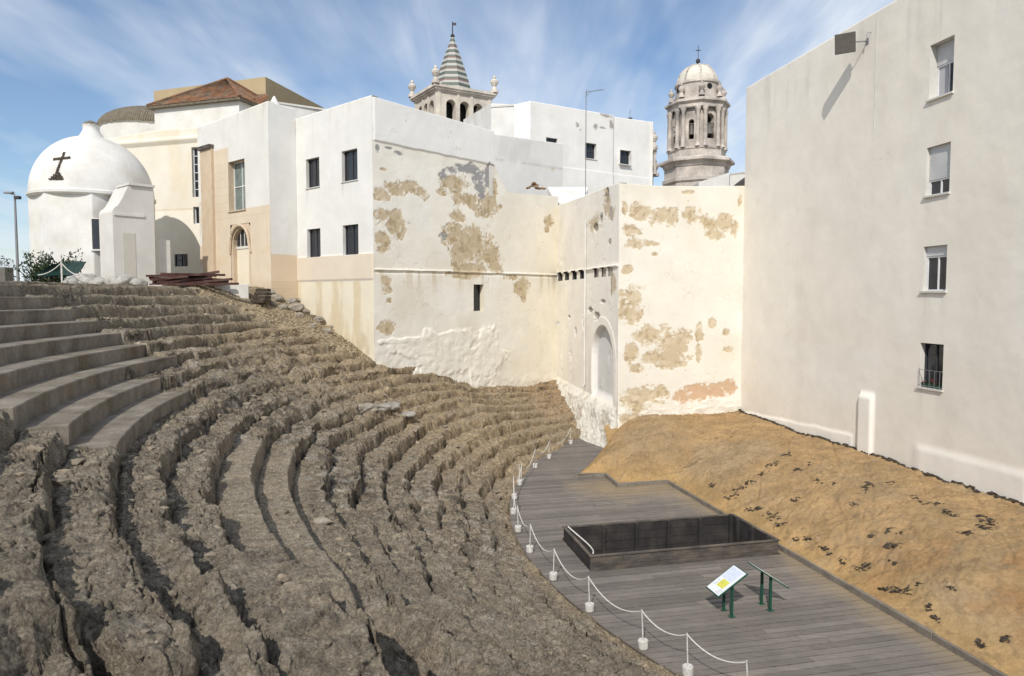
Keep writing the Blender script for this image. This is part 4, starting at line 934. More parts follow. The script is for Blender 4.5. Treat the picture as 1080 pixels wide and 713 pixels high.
# ---- chapel
def build_chapel():
    Yc = 38.3; c = at(101.5, 290, Yc); c[2] = ZT; px = Yc / F
    t = thing('chapel', 'whitewashed domed chapel with a stone cross set on its dome', 'chapel', c)
    ze = at(94, 199, Yc - 3)[2] - .05; Rr = 70 * px * .845
    ph = -math.pi / 2 - R(61)
    m = MB(); Rr *= .965; hexp = [(c[0] + Rr * math.cos(ph + i * math.pi / 4), c[1] + Rr * math.sin(ph + i * math.pi / 4)) for i in range(8)]
    m.prism(hexp, ZT - .8, ze); m.build('drum', M['whitewash'], t, bevel=.04)
    m = MB(); Rk = 66 * px * .865; m.lathe((c[0], c[1], ze), [(Rk * .8, -.2), (Rk * .985, -.16), (Rk * 1.02, -.08), (Rk * 1.025, .05), (Rk * 1.0, .1), (Rk * .9, .14)], 48); m.build('cornice', M['whitewash'], t)
    Rd = 65.5 * px * .87; hd = at(94, 145.5, Yc)[2] - ze
    prof = [(Rd * math.cos(a) ** .96 if math.cos(a) > 1e-6 else 0, .05 + hd * math.sin(a)) for a in np.linspace(0, math.pi / 2, 24)]
    m = MB(); m.lathe((c[0], c[1], ze), prof, 64); m.build('dome', M['whitewash'], t, smooth=True)
    # lantern
    zl = ze + hd
    m = MB(); k = px; m.lathe((c[0], c[1], zl), [(26 * k, -.75), (15 * k, -.2), (11 * k, .08), (8.6 * k, .3), (7.8 * k, .4), (7.8 * k, .6), (8.6 * k, .64), (8.6 * k, .68)], 20); m.build('lantern', M['whitewash'], t, smooth=True)
    m = MB(); m.lathe((c[0], c[1], zl), [(9 * k, .66), (7 * k, .76), (3 * k, .88), (0, .92)], 12); m.build('lantern_cap', M['greytile'], t)
    # cross of dark stones applied to the dome surface
    def dome_pt(x, y, off=.03):
        q = ray(x, y); best = None
        for tt in np.arange(Yc - 4.2, Yc, .01):
            p = q * tt; dz = (p[2] - ze - .05) / hd
            if 0 <= dz < 1:
                rad = Rd * math.cos(math.asin(dz)) ** .96
                if math.hypot(p[0] - c[0], p[1] - c[1]) <= rad: best = p; break
        if best is None: return None
        n = best - np.array([c[0], c[1], ze]); n /= np.linalg.norm(n)
        return best + n * off, n
    m = MB()
    def stone(x, y, w, h):
        vs = []
        for (i, j) in ((-1, -1), (1, -1), (1, 1), (-1, 1)):
            r_ = dome_pt(x + i * w + random.uniform(-.3, .3), y + j * h + random.uniform(-.3, .3), 0)
            if r_ is None: return
            vs.append(r_)
        m.hexa([p - n * .05 for p, n in vs] + [p + n * random.uniform(.025, .05) for p, n in vs])
    for i in range(16): stone(60.5 + 7.5 * (i / 15) ** 1.2, 182 - i * 1.38, 1.25, .6)
    for x in np.arange(57.5, 74, 2.0): stone(x, 168.3 - (x - 57) * .11, .9, 1.2)
    for r_ in range(4):
        for i in range(-(4 - r_), 5 - r_): stone(59.5 + i * 1.75 + r_ * .5, 189 - r_ * 2.1, .8, .85)
    m.build('cross', M['clod'], t)
    # window in the drum face
    p0 = np.array(hexp[1]); p1 = np.array(hexp[2])
    W = Wall(p0, p1); h = W.rect(97.5, 231, 105.5, 263)
    m = MB(); o, d, n = W.o, W.d, W.n
    m.obox(o, d, n, h[0], h[1], h[2], h[3], -.3, .016); wn = m.build('window', M['dkframe'], t)
    m = MB(); m.obox(o, d, n, h[0] - .05, h[0] - .0, h[2], h[3], -.05, .05); m.obox(o, d, n, h[0] - .05, h[1] + .05, h[3], h[3] + .05, -.05, .05); m.obox(o, d, n, h[0] - .08, h[1] + .08, h[2] - .07, h[2], -.05, .09); m.build('frame', M['whitewash'], wn)
    m = MB(); m.obox(o, d, n, h[0] + .06, h[1] - .06, h[2] + .06, h[3] - .06, .004, .02); m.build('pane', M['glass'], wn)
    # annex with scroll gable
    N = at(119.5, 250, 34.4)[:2]; L_ = N + uL * 1.15; Q = N + uR * 1.45; Lb = L_ + uR * 1.45
    zr = at(119, 223, 34.4)[2]; zt = at(140, 200, 35.5)[2] + .15
    an = MB(); Wf = Wall(N, Q); WL = Wall(L_, N)
    # profile along the right hand face: scroll rising from the corner to the top
    prof = [(0, zr), (.05, zr + .12), (.12, zr + .22)] + [(.12 + .62 * x, zr + .22 + (zt - zr - .3) * (1 - math.cos(x * math.pi / 2)) ** .8) for x in np.linspace(.1, 1, 8)] + [(.85, zt), (Wf.L, zt)]
    front = [(Wf.o[0] + Wf.d[0] * a, Wf.o[1] + Wf.d[1] * a, z) for a, z in prof]; off = (L_ - N)
    back = [(x + off[0], y + off[1], z) for x, y, z in front]
    n_ = len(front); vs = front + [(front[0][0], front[0][1], ZT - .8), (front[-1][0], front[-1][1], ZT - .8)] + back + [(back[0][0], back[0][1], ZT - .8), (back[-1][0], back[-1][1], ZT - .8)]
    q = n_ + 2
    fs = [tuple([n_] + [n_ + 1] + list(range(n_ - 1, -1, -1))), tuple([q + i for i in range(n_)] + [q + n_ + 1, q + n_])]
    fs += [(i, i + 1, q + i + 1, q + i) for i in range(n_ - 1)] + [(0, q, q + n_, n_), (n_ - 1, n_ + 1, q + n_ + 1, q + n_ - 1)]
    an.add(vs, fs); an.build('annex', M['greyplaster'], t)
    m = MB(); m.obox(Wf.o, Wf.d, Wf.n, .75, Wf.L + .05, zt, zt + .12, -1.6, .1); m.build('annex_coping', M['greyplaster'], t); m = MB(); m.obox(Wf.o, Wf.d, Wf.n, .05, Wf.L * .75, Wf.px(133, 228)[1], Wf.px(133, 225.5)[1], -.05, .05); m.build('annex_moulding', M['greyplaster'], t)
    dr = Wf.rect(130, 246, 143, 287); m = MB(); m.obox(Wf.o, Wf.d, Wf.n, dr[0], dr[1], ZT - .2, dr[3], -.05, .015); m.build('door', surf('pale_grey_door', (.55, .52, .46), var=.05), t)
    m = MB(); Wn = Wall(N + uR * 1.75, N + uR * 3.1); m.obox(Wf.o, Wf.d, Wf.n, Wf.L + .01, Wf.L + .9, ZT - .8, Wf.px(165, 252)[1], -1.5, -.35); m.build('side_box', M['greyplaster'], t)
build_chapel()

def rockmesh(c, r, flat=.7, n=2, seed=0):
    import bmesh
    bm = bmesh.new(); bmesh.ops.create_icosphere(bm, subdivisions=n, radius=1)
    v = np.array([q.co[:] for q in bm.verts]); f = [[q.index for q in fc.verts] for fc in bm.faces]; bm.free()
    k = 1 + .45 * fbm(v[:, 0] * 1.3 + seed * 7.7, v[:, 1] * 1.3, v[:, 2] * 1.3, 3, seed % 50); v = v * k[:, None]; v[:, 2] *= flat
    rz = seed * 1.3; v = np.stack([v[:, 0] * math.cos(rz) - v[:, 1] * math.sin(rz), v[:, 0] * math.sin(rz) + v[:, 1] * math.cos(rz), v[:, 2]], 1)
    return v * r + np.array(c), f
# ---- white houses behind the peeling wall
def build_white_house():
    c = at(559.5, 106.5, 52.0); rd = np.array([1.58, 1.0]); ld = np.array([-1.2, 1.0]); zt = c[2]
    def on(dirv, X, p=c):
        k = X * 0
        q = (X - CX) / F; return p[:2] + dirv * ((q * p[1] - p[0]) / (dirv[0] - q * dirv[1]))
    r = on(rd, 686.5); l = on(ld, 542)
    t = thing('white_house', 'boxy white house with two square windows behind the wall top', 'house', (*((c[:2] + r) / 2), ZT))
    W = Wall(c[:2], r); hs = [W.rect(617, 151, 629, 167.5), W.rect(654, 158.5, 665.5, 173.5), W.rect(576, 145.5, 588, 150.5)]
    s1 = W.px(648, 125)[0]; zled = W.px(620, 180)[1]
    marks = [(609, 131.5, 2.0, 3), (628, 133.5, 2.6, 3.4), (645, 132, 2.2, 5), (640, 122, 6, 2), (612, 137, 1, 1.2), (636, 135, 4, 1)]
    def colour(S, Z, cc):
        lay(cc, (.79, .775, .745), np.ones_like(S)); lay(cc, (.70, .685, .655), sst(0, .5, fbm(S * .7, Z * .4, 0, 4, 161)) * .5)
        k = W.field(S, Z, marks, 162, .4, 3); lay(cc, (.28, .25, .22), k * .8)
        tp = W.px(600, 112)[1]; lay(cc, (.45, .38, .30), sst(.1, .45, fbm(S * 2, Z * 2, 0, 4, 163)) * sst(tp - .25, tp + .3, Z) * .7)
        lay(cc, (.5, .5, .5), np.exp(-((Z - zled) / .035) ** 2) * .5)
    def relief(S, Z): return -.18 * (S > s1) - .05 * (np.abs(S - s1) < .08) + .05 * (Z < zled)
    W.make('wall', t, 2, None, .06, hs, relief, colour, tops_sz=[(0, zt), (s1 - .02, W.px(647, 121.5)[1]), (s1 + .02, W.px(648, 122.5)[1]), (W.L, W.px(686, 127.5)[1])], zc=W.px(600, 140)[1])
    for h in hs[:2]: window(t, W, h, .3, M['whitewash'], 'dkframe', bars=(1, 1), sill=.05)
    window(t, W, hs[2], .2, M['whitewash'], 'dkframe', bars=(1, 0), sill=0, label='low slit window beside the terrace wall')
    W2 = Wall(l, c[:2])
    W2.make('side_wall', t, 2, None, .1, (), None, lambda S, Z, cc: lay(cc, (.82, .82, .80), np.ones_like(S)), tops_sz=[(0, zt), (W2.L, zt)])
    back = r + ld * 5
    m = MB(); m.prism([l + rd * .3, c[:2] + rd * .2 + ld * .4, r + ld * .5, back, l + rd * 1.0 + ld * 3], 2, zt - 1.6); m.build('roof', M['roofflat'], t)
    m = MB(); m.quad((*r, 2), (*back, 2), (*back, W.px(686, 127.5)[1]), (*r, W.px(686, 127.5)[1])); m.build('rear_wall', M['whitewash'], t)
    # annex block left of it
    l2 = l + np.array([0, .0]); a0 = at(518, 108.7, l[1] + .4); z2 = at(542, 110.4, l[1])[2]
    ll = a0[:2] + np.array([-.53, 1.0]) * 4.5
    t2 = thing('white_annex', 'low white annex with a sunlit side wall next to the spired tower', 'house', (a0[0] + .5, a0[1] + 1, ZT))
    m = MB(); m.prism([a0[:2], l + np.array([.1, .02]), l + np.array([1, 5]), ll], 2, [a0[2], z2, z2, a0[2] - .1]); m.build('wall', M['whitewash'], t2)
    m = MB(); m.prism([a0[:2] + np.array([-.04, -.04]), l + np.array([.1, -.04]), l + np.array([.1, .2]), a0[:2] + np.array([0, .25])], z2 - .1, z2 + .02); m.build('coping', M['greyplaster'], t2)
    # terrace wall in front
    p0 = at(519, 141.5, 46.0); p1 = p0[:2] + rd * 0
    rr2 = np.array([1.35, 1.0]); q1 = on(rr2, 593, p0); W3 = Wall(p0[:2] - rr2 * .8, q1)
    t3 = thing('terrace_wall', 'long grey white roof terrace wall stained along its lower half', 'wall', (*q1, 5))
    zs = W3.px(555, 173)[1]
    def col3(S, Z, cc):
        lay(cc, (.69, .68, .66), np.ones_like(S)); lay(cc, (.58, .57, .55), sst(0, .5, fbm(S * .8, Z * .6, 0, 4, 165)) * .6)
        lay(cc, (.42, .40, .37), np.exp(-((Z - zs) / .1) ** 2) * sst(-.2, .4, fbm(S * 1.5, Z * .8, 0, 3, 166)) * .7); lay(cc, (.7, .69, .66), (Z < zs) * .5)
        lay(cc, (.45, .36, .22), (Z < zs) * sst(.1, .5, fbm(S * 1.2, Z * .5, 0, 4, 167)) * sst(W3.px(570, 190)[0] , W3.px(590, 190)[0], S) * .8)
    W3.make('wall_face', t3, 3, None, .05, (), None, col3, tops_sz=[(0, p0[2]), (W3.L, W3.px(592, 151.5)[1])])
    # white lean-to roof in the corner
    u = [at(577, 197, 45.2), at(620, 197.5, 46.5), at(618, 216, 43.4), at(586, 214, 43.3)]
    t4 = thing('lean_to_roof', 'bright white sloping lean-to roof in the corner below the mast', 'roof', (u[3][0], u[3][1], u[3][2] - .5))
    m = MB(); m.hexa([p - np.array([0, 0, .35]) for p in (u[3], u[2], u[1], u[0])] + [u[3], u[2], u[1], u[0]]); m.build('roof_slab', M['whitewash'], t4)
    # heap of old tiles against the terrace wall
    hp = at(564, 199, 44.6); t5 = thing('tile_heap', 'small heap of brown broken tiles against the terrace wall', 'rubble', hp)
    m = MB()
    for i in range(22):
        g = rng.normal(size=2) * .24; z = max(0, .42 - abs(g[0]) * .8) * random.random(); v, f = rockmesh(hp + np.array([g[0], g[1] * .5, z]), random.uniform(.09, .17), .5, 1, i)
        m.add(v, f)
    m.build('tiles', M['earthheap'], t5)
    # masts
    b = at(617.5, 212, 45.0); tp = at(617, 97, 45.0)
    ms = thing('antenna_mast', 'tall thin television mast with an aerial pointing right', 'antenna', b)
    m = MB(); m.tube([b, np.array([b[0], b[1], tp[2]])], .03, 6); m.build('mast', M['metal'], ms)
    m = MB(); z = tp[2] - .02; e = at(636, 94.5, 45.0); st = np.array([b[0] - .05, b[1], z]); m.tube([st, e], .018, 5)
    for i in range(9):
        q = st + (e - st) * (.15 + .85 * i / 8); h = .22 - .012 * i; m.tube([q + np.array([-.1, -h, 0]), q + np.array([.1, h, 0])], .009, 4)
    m.tube([st + np.array([-.02, 0, -.3]), st + np.array([.35, 0, .02])], .012, 4)
    for i in range(4): m.tube([st + np.array([.08, -.25, -.14 + .09 * i]), st + np.array([.08, .25, -.14 + .09 * i])], .009, 4)
    m.build('aerial', M['metal'], ms)
    W = Wall(c[:2], r); a, z = W.px(669, 126); q = W.o + W.d * a - W.n * .5
    sm = thing('roof_aerial', 'short aerial with a round black dish on the white house roof', 'antenna', (*q, z - .1))
    m = MB(); m.tube([(*q, z - .2), (*q, z + .95)], .02, 5); m.tube([(q[0] - .1, q[1], z + .6), (q[0] + .1, q[1], z + .75)], .01, 4); m.build('mast', M['metal'], sm)
    m = MB(); m.lathe((q[0], q[1], z + .12), [(0, -.02), (.1, .0), (.2, .08), (.19, .1), (0, .05)], 12); m.build('dish', M['dkframe'], sm)
build_white_house()

# ---- towers
def stone_urn(m, c, s):
    m.lathe(c, [(.34 * s, 0), (.34 * s, .25 * s), (.2 * s, .3 * s), (.14 * s, .55 * s), (.2 * s, .6 * s), (.34 * s, .85 * s), (.36 * s, 1.02 * s), (.22 * s, 1.15 * s), (.12 * s, 1.2 * s), (.16 * s, 1.32 * s), (.05 * s, 1.5 * s), (0, 1.52 * s)], 10)
def build_spire_tower():
    Yd = 58; c = at(458, 87, Yd); zc = c[2]; dl = np.array([-.62, 1.0]); dr = np.array([1.743, 1.0])
    def on(dirv, X): q = (X - CX) / F; return c[:2] + dirv * ((q * c[1] - c[0]) / (dirv[0] - q * dirv[1]))
    l = on(dl, 433.5); r = on(dr, 525); b = l + (r - c[:2])
    cen = (l + r) / 2
    t = thing('bell_tower', 'square stone bell tower with a spire of green and red banded tiles', 'tower', (*cen, ZT))
    corners = [c[:2], r, b, l]
    def inset(k): return [cen + (p - cen) * k for p in corners]
    m = MB(); m.prism(inset(1.0), zc - .22, zc); m.prism(inset(.955), zc - .38, zc - .222); m.prism(inset(.90), zc - .52, zc - .382); m.build('cornice', M['stone'], t)
    body = inset(.86)
    m = MB(); zt = zc - .525; zb = zt - 6
    for i in range(4):
        p0, p1 = body[i], body[(i + 1) % 4]; W = Wall(p0, p1); L_ = W.L
        n = 3; zs = zt - 3.6
        bnd = [0, L_ * .30, L_ * .5, L_ * .70, L_] if False else [0.0, L_ * .36, L_ * .64, L_]
        cs = [L_ * .25, L_ * .5, L_ * .75]
        for k in range(3): m.arch_panel(W.o, W.d, W.n, bnd[k], bnd[k + 1], zb, zt, cs[k] - .44, cs[k] + .44, zs, zt - .95, .7)
        for k in range(4): 
            s_ = [L_ * .03, L_ * .375, L_ * .625, L_ * .97][k]; m.obox(W.o, W.d, W.n, max(s_ - .14, .01), min(s_ + .14, L_ - .01), zb, zt - .002, -.02, .07)
    m.build('belfry', M['stone'], t)
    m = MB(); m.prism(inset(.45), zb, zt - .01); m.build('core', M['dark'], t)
    m = MB(); m.prism(inset(.86), ZT - 1, zb); m.build('shaft', M['stone'], t)
    # spire: eight sided with slightly flared foot, banded
    ap = at(476.5, 40, cen[1]); hh = ap[2] - zc; rb = 20.5 / F * cen[1] * 1.04
    m = MB(); prof = [(rb * (1 - x) * (1 + .06 * math.sin(x * 3.1)) + .12 * x, x * hh * .98) for x in np.linspace(0, 1, 40)]
    org = (cen[0], cen[1], zc + .15); m.lathe(org, prof, 8, ph=R(22)); m.build('spire', M['spire'], t, loc=np.array(org) - wloc(t))
    m = MB(); m.lathe((cen[0], cen[1], zc), [(rb * 1.12, 0), (rb * 1.12, .16), (rb, .17)], 8, ph=R(22)); m.build('spire_base', M['stone'], t)
    m = MB(); m.lathe((cen[0], cen[1], zc + hh), [(.12, 0), (.2, .15), (.12, .3), (.05, .35), (.04, 1.35), (0, 1.36)], 8); z = zc + hh + 1.05; m.box(cen[0] - .04, cen[0] + .32, cen[1] - .02, cen[1] + .02, z, z + .22); m.build('weathervane', M['dkframe'], t)
    for p in inset(.93):
        m = MB(); stone_urn(m, (*p, zc), .98); m.build('urn', M['stone'], t)
build_spire_tower()

def build_cathedral():
    Yd = 100.0; k = Yd / F; c = at(734.5, 180, Yd); Zp = lambda y: at(734.5, y, Yd)[2]
    t = thing('cathedral_tower', 'round pale stone cathedral tower with a dome and columns', 'tower', (c[0], c[1], ZT))
    o = (c[0], c[1], 0); ph = R(-95.5)
    L = lambda pts: [(r * k, Zp(y)) for r, y in pts]
    m = MB(); m.lathe(o, L([(33, 260), (33, 180.5)]), 8, ph=ph); m.lathe(o, L([(33.5, 196), (35, 194.5), (35, 191), (33, 190)]), 8, ph=ph); m.build('base', M['greystone'], t)
    m = MB(); m.lathe(o, L([(32, 181), (34, 179), (35, 176), (39, 174.5), (39, 172), (36, 170.5), (31, 169)]), 8, ph=ph); m.build('lower_cornice', M['greystone'], t)
    m = MB(); m.lathe(o, L([(29.5, 169.5), (29.5, 162), (30.5, 161.5), (30.5, 160), (27, 159)]), 8, ph=ph); m.build('balustrade', M['greystone'], t)
    m = MB(); ra = 26 * k; zb, zt = Zp(160), Zp(118)
    for i in range(8):
        a0 = ph + i * math.pi / 4; a1 = a0 + math.pi / 4
        W = Wall((c[0] + ra * math.cos(a0), c[1] + ra * math.sin(a0)), (c[0] + ra * math.cos(a1), c[1] + ra * math.sin(a1)))
        w = 4.9 * k if i % 2 == 0 else 2.7 * k
        zt_ = Zp(125.5) if i % 2 == 0 else Zp(131); zs = Zp(151) if i % 2 == 0 else Zp(151.5)
        m.arch_panel(W.o, W.d, W.n, 0, W.L, zb, zt, W.L / 2 - w, W.L / 2 + w, zs, zt_ - w, .9)
        for j in range(9):   # raised archivolt
            pass
    m.build('belfry', M['greystone'], t)
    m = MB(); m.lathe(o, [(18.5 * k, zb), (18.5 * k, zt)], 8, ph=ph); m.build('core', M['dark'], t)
    for i in range(8):
        a = ph + i * math.pi / 4
        for da, rr in ((-.13, 28.2), (.13, 28.2)):
            m = MB(); cx, cy = c[0] + rr * k * math.cos(a + da), c[1] + rr * k * math.sin(a + da)
            m.lathe((cx, cy, 0), L([(3.0, 160), (3.0, 158.5), (2.4, 158), (2.2, 157), (2.0, 124), (2.5, 123), (3.0, 121), (3.1, 119.5)]), 10); m.build('column', M['greystone'], t, smooth=True)
    m = MB(); m.lathe(o, L([(29.5, 120), (30.5, 119), (30.5, 116), (31, 115), (33.5, 113.5), (33.5, 111.5), (30, 110), (23, 108)]), 8, ph=ph); m.build('cornice', M['greystone'], t)
    m = MB(); m.lathe(o, L([(24, 111), (24, 107.5), (22.5, 107), (22, 93), (23.5, 92), (23.5, 90), (21, 89)]), 32); m.build('drum', M['greystone'], t)
    # oculus windows in the drum and scroll buttresses round it
    for i in range(8):
        a = ph + math.pi / 8 + i * math.pi / 4
        if i % 2 == 0:
            m = MB(); n = np.array([math.cos(a), math.sin(a), 0]); q = np.array([c[0], c[1], Zp(97)]) + n * 21.8 * k; m.tube([q - n * .3, q + n * .12], 2.8 * k, 14); ww = m.build('oculus', M['dark'], t)
        a2 = ph + i * math.pi / 4
        m = MB(); n = np.array([math.cos(a2), math.sin(a2)]); tg = np.array([-n[1], n[0]]); p = np.array([c[0], c[1]]) + n * 26.5 * k
        stone_urn(m, (p[0], p[1], Zp(108)), 14 * k / 1.5); m.build('urn', M['greystone'], t)
    Rd = 20.5 * k; h = Zp(69) - Zp(90)
    m = MB(); m.lathe((c[0], c[1], Zp(90)), [(Rd * math.cos(x), h * math.sin(x) ** .95) for x in np.linspace(0, math.pi / 2 * .999, 18)], 32); m.build('dome', surf('pale_dome_stone', (.62, .58, .5), var=.15, vs=.8), t, smooth=True)
    m = MB()
    for i in range(8):
        a = ph + i * math.pi / 4; m.tube([(c[0] + Rd * 1.0 * math.cos(x) * math.cos(a), c[1] + Rd * math.cos(x) * math.sin(a), Zp(90) + h * math.sin(x) ** .95 + .02) for x in np.linspace(0, 1.5, 10)], .16, 5)
    m.build('dome_rib', M['greystone'], t)
    m = MB(); z = Zp(69); m.lathe((c[0], c[1], z), [(.35, 0), (.12, .15), (.12, .25), (.28, .4), (.32, .62), (.2, .85), (.04, .95), (.04, 2.7), (0, 2.72)], 10); m.box(c[0] - .35, c[0] + .35, c[1] - .04, c[1] + .04, z + 2.0, z + 2.1); m.build('finial', M['dkframe'], t)
    # bell in the front arch
    a = ph + math.pi / 8 + 0; 
    for i in range(8):
        a = ph + math.pi / 8 + i * math.pi / 4; n = np.array([math.cos(a), math.sin(a)])
        if n[1] < -.1:
            p = np.array([c[0], c[1]]) + n * 22.6 * k; m = MB(); s_ = 1.0 if i % 2 == 0 else .65
            m.lathe((p[0], p[1], Zp(143)), [(.62 * s_, -.5), (.5 * s_, -.2), (.36 * s_, .3), (.3 * s_, .7), (.1 * s_, .85), (0, .87)], 12); m.tube([(p[0] - .6 * s_, p[1], Zp(143) + .95), (p[0] + .6 * s_, p[1], Zp(143) + .95)], .1, 5); m.build('bell', M['housing'], t)
    # turret peeping out beside the white house
    q = at(688, 190, 96); kk = 96 / F
    t2 = thing('stone_turret', 'slim stone turret end with an urn showing past the white house corner', 'tower', (q[0] - 1.2, q[1], ZT))
    Zq = lambda y: at(688, y, 96)[2]; cc = (q[0] - 9 * kk, q[1], 0)
    m = MB(); m.lathe(cc, [(r_ * kk, Zq(y)) for r_, y in ((10, 260), (10, 186), (11.5, 185), (11.5, 182), (10, 181), (10, 163), (12, 161.5), (13.5, 160), (13.5, 157), (11, 156), (8, 152), (8.5, 150), (6, 143))], 8); m.build('shaft', M['greystone'], t2)
    m = MB(); m.lathe((q[0] + 1 * kk, q[1] - 1, 0), [(r_ * kk, Zq(y)) for r_, y in ((1.6, 185), (1.3, 183), (1.1, 164), (1.7, 162.5))], 8); m.build('column', M['greystone'], t2)
    m = MB(); stone_urn(m, (q[0] + 1 * kk, q[1], Zq(157)), 1.6); m.build('urn', M['greystone'], t2)
    m = MB(); stone_urn(m, (q[0] + 3 * kk, q[1], Zq(186)), 1.5); m.build('urn', M['greystone'], t2)
build_cathedral()
def build_roof_huts():
    a = at(737, 186, 60); b = at(769, 187, 58); z = at(750, 184, 60)[2]
    t = thing('rooftop_hut', 'small white rooftop block in front of the cathedral tower', 'hut', (a[0] + 1, a[1] + 1, 4))
    m = MB(); m.prism([a[:2], b[:2], b[:2] + np.array([.3, 4]), a[:2] + np.array([0, 4])], 3, [at(741, 192, 60)[2], at(769, 182, 58)[2], at(769, 182, 58)[2], at(741, 192, 60)[2]]); m.build('wall', M['whitewash'], t)
    c = at(770, 185, 62); d = at(789, 185, 61)
    t2 = thing('rooftop_parapet', 'grey white parapet between the rooftop hut and the apartment block', 'wall', (c[0] + .5, c[1] + .5, 4))
    m = MB(); m.prism([c[:2], d[:2], d[:2] + np.array([.2, .5]), c[:2] + np.array([0, .5])], 3, at(780, 183.5, 61.5)[2]); m.build('wall_face', M['greyplaster'], t2)
    m = MB()
    for i in range(7):
        q = c[:2] + (d[:2] - c[:2]) * (i + .5) / 7; m.box(q[0] - .06, q[0] + .06, q[1] - .06, q[1] + .3, at(780, 183.5, 61.5)[2], at(780, 182, 61.5)[2])
    m.build('merlon', M['stone'], t2)
    e = at(779, 194, 55)
    t3 = thing('slate_slope', 'dark sloping roof edge tucked against the apartment block', 'roof', (e[0], e[1], 4))
    p = [at(776, 196, 55), at(790, 186, 55), at(790, 182, 57), at(787, 182, 57)]
    m = MB(); m.hexa([at(772, 197, 55), at(792, 197, 55), at(792, 197, 57), at(772, 197, 57), at(779, 193.5, 55), at(792, 184, 55), at(792, 182.5, 57), at(781, 190, 57)]); m.build('roof_slab', surf('dark_slate', (.07, .065, .06), var=.2), t3)
build_roof_huts()

# ------------------------------------------------------------------ deck
PA = (None,)
def to_ab(p): q = np.asarray(p[:2]) - K0; return float(q @ E1), float(q @ E2)
pit_fl = to_ab(onz(623.5, 602, ZD)); pit_a0 = pit_fl[0]; pit_b0 = pit_fl[1] + .05
pit_a1 = to_ab(onz(817, 581, ZD))[0]; pit_b1 = to_ab(onz(593, 557, ZD + .33))[1]
print('pit', pit_a0, pit_a1, pit_b0, pit_b1)
def arc_a(b):   # left boundary of the deck on the line b: where the circle of radius R0-.05 meets it
    q = K0 + E2 * b - C0; rr = R0 - .12 + .7 * float(sst(16.5, 20.5, b)); B = q @ E1; Cc = q @ q - rr * rr; disc = B * B - Cc
    return None if disc < 0 else -B - math.sqrt(disc)
def build_deck():
    m = MB(); pw = .20; gap = .03; b = -16.0; random.seed(11)
    while b < 27:
        b0, b1 = b + gap / 2, b + pw - gap / 2; b += pw
        l0, l1 = arc_a(b0), arc_a(b1)
        if l0 is None or l1 is None: continue
        segs = [(l0, l1, -.02, -.02)] if b0 < 14.2 else [(l0, l1, 1.2, 1.2)]
        if pit_b0 - .05 < (b0 + b1) / 2 < pit_b1 + .05: segs = [(l0, l1, pit_a0 - .03, pit_a0 - .03)] + ([(pit_a1 + .03, pit_a1 + .03, -.02, -.02)] if pit_a1 < -.15 else [])
        for (x0, x1, y0, y1) in segs:
            # random joints along the board
            xs = [0] + sorted([(j + random.uniform(-.3, .3)) * 3.6 / max(y0 - x0, 1) for j in range(1, int((y0 - x0) / 3.6) + 1)]) + [1]; xs = [q for q in xs if q < .9] + [1]
            for i in range(len(xs) - 1):
                f0, f1 = xs[i], xs[i + 1]
                if f1 - f0 < .02 or f1 > 1: continue
                dz = random.uniform(-.006, .006)
                A0 = x0 + (y0 - x0) * f0 + .004; A1 = x0 + (y0 - x0) * f1 - .004; B0 = x1 + (y1 - x1) * f0 + .004; B1 = x1 + (y1 - x1) * f1 - .004
                P = [ab(A0, b0), ab(A1, b0), ab(B1, b1), ab(B0, b1)]
                m.hexa([(*p, ZD - .035) for p in P] + [(*p, ZD + dz) for p in P])
    o = m.build('wooden_deck', M['deck']); tag(o, 'grey weathered plank deck over the orchestra floor', kind='structure')
    m = MB(); m.prism([C0 + (R0 - .1) * np.array([math.cos(R(a)), math.sin(R(a))]) for a in range(140, 266, 3)] + [np.array([14.0, -3.0]), np.array([9.6, 12.6]), np.array([6.5, 26]), np.array([5.6, 31])], ZD - .3, ZD - .06)
    # bearer floor around the opening
    o = MB(); 
    for (a0, a1, b0, b1) in ((-22, pit_a0 - .05, -16, 26), (pit_a0 - .05, 0, -16, pit_b0 - .05), (pit_a0 - .05, 0, pit_b1 + .05, 26)):
        P = [ab(a0, b0), ab(a1, b0), ab(a1, b1), ab(a0, b1)]; o.prism(P, ZD - .5, ZD - .11)
    o = o.build('deck_bearers', M['timber']); tag(o, 'dark bearers beneath the deck boards', kind='structure')
build_deck()
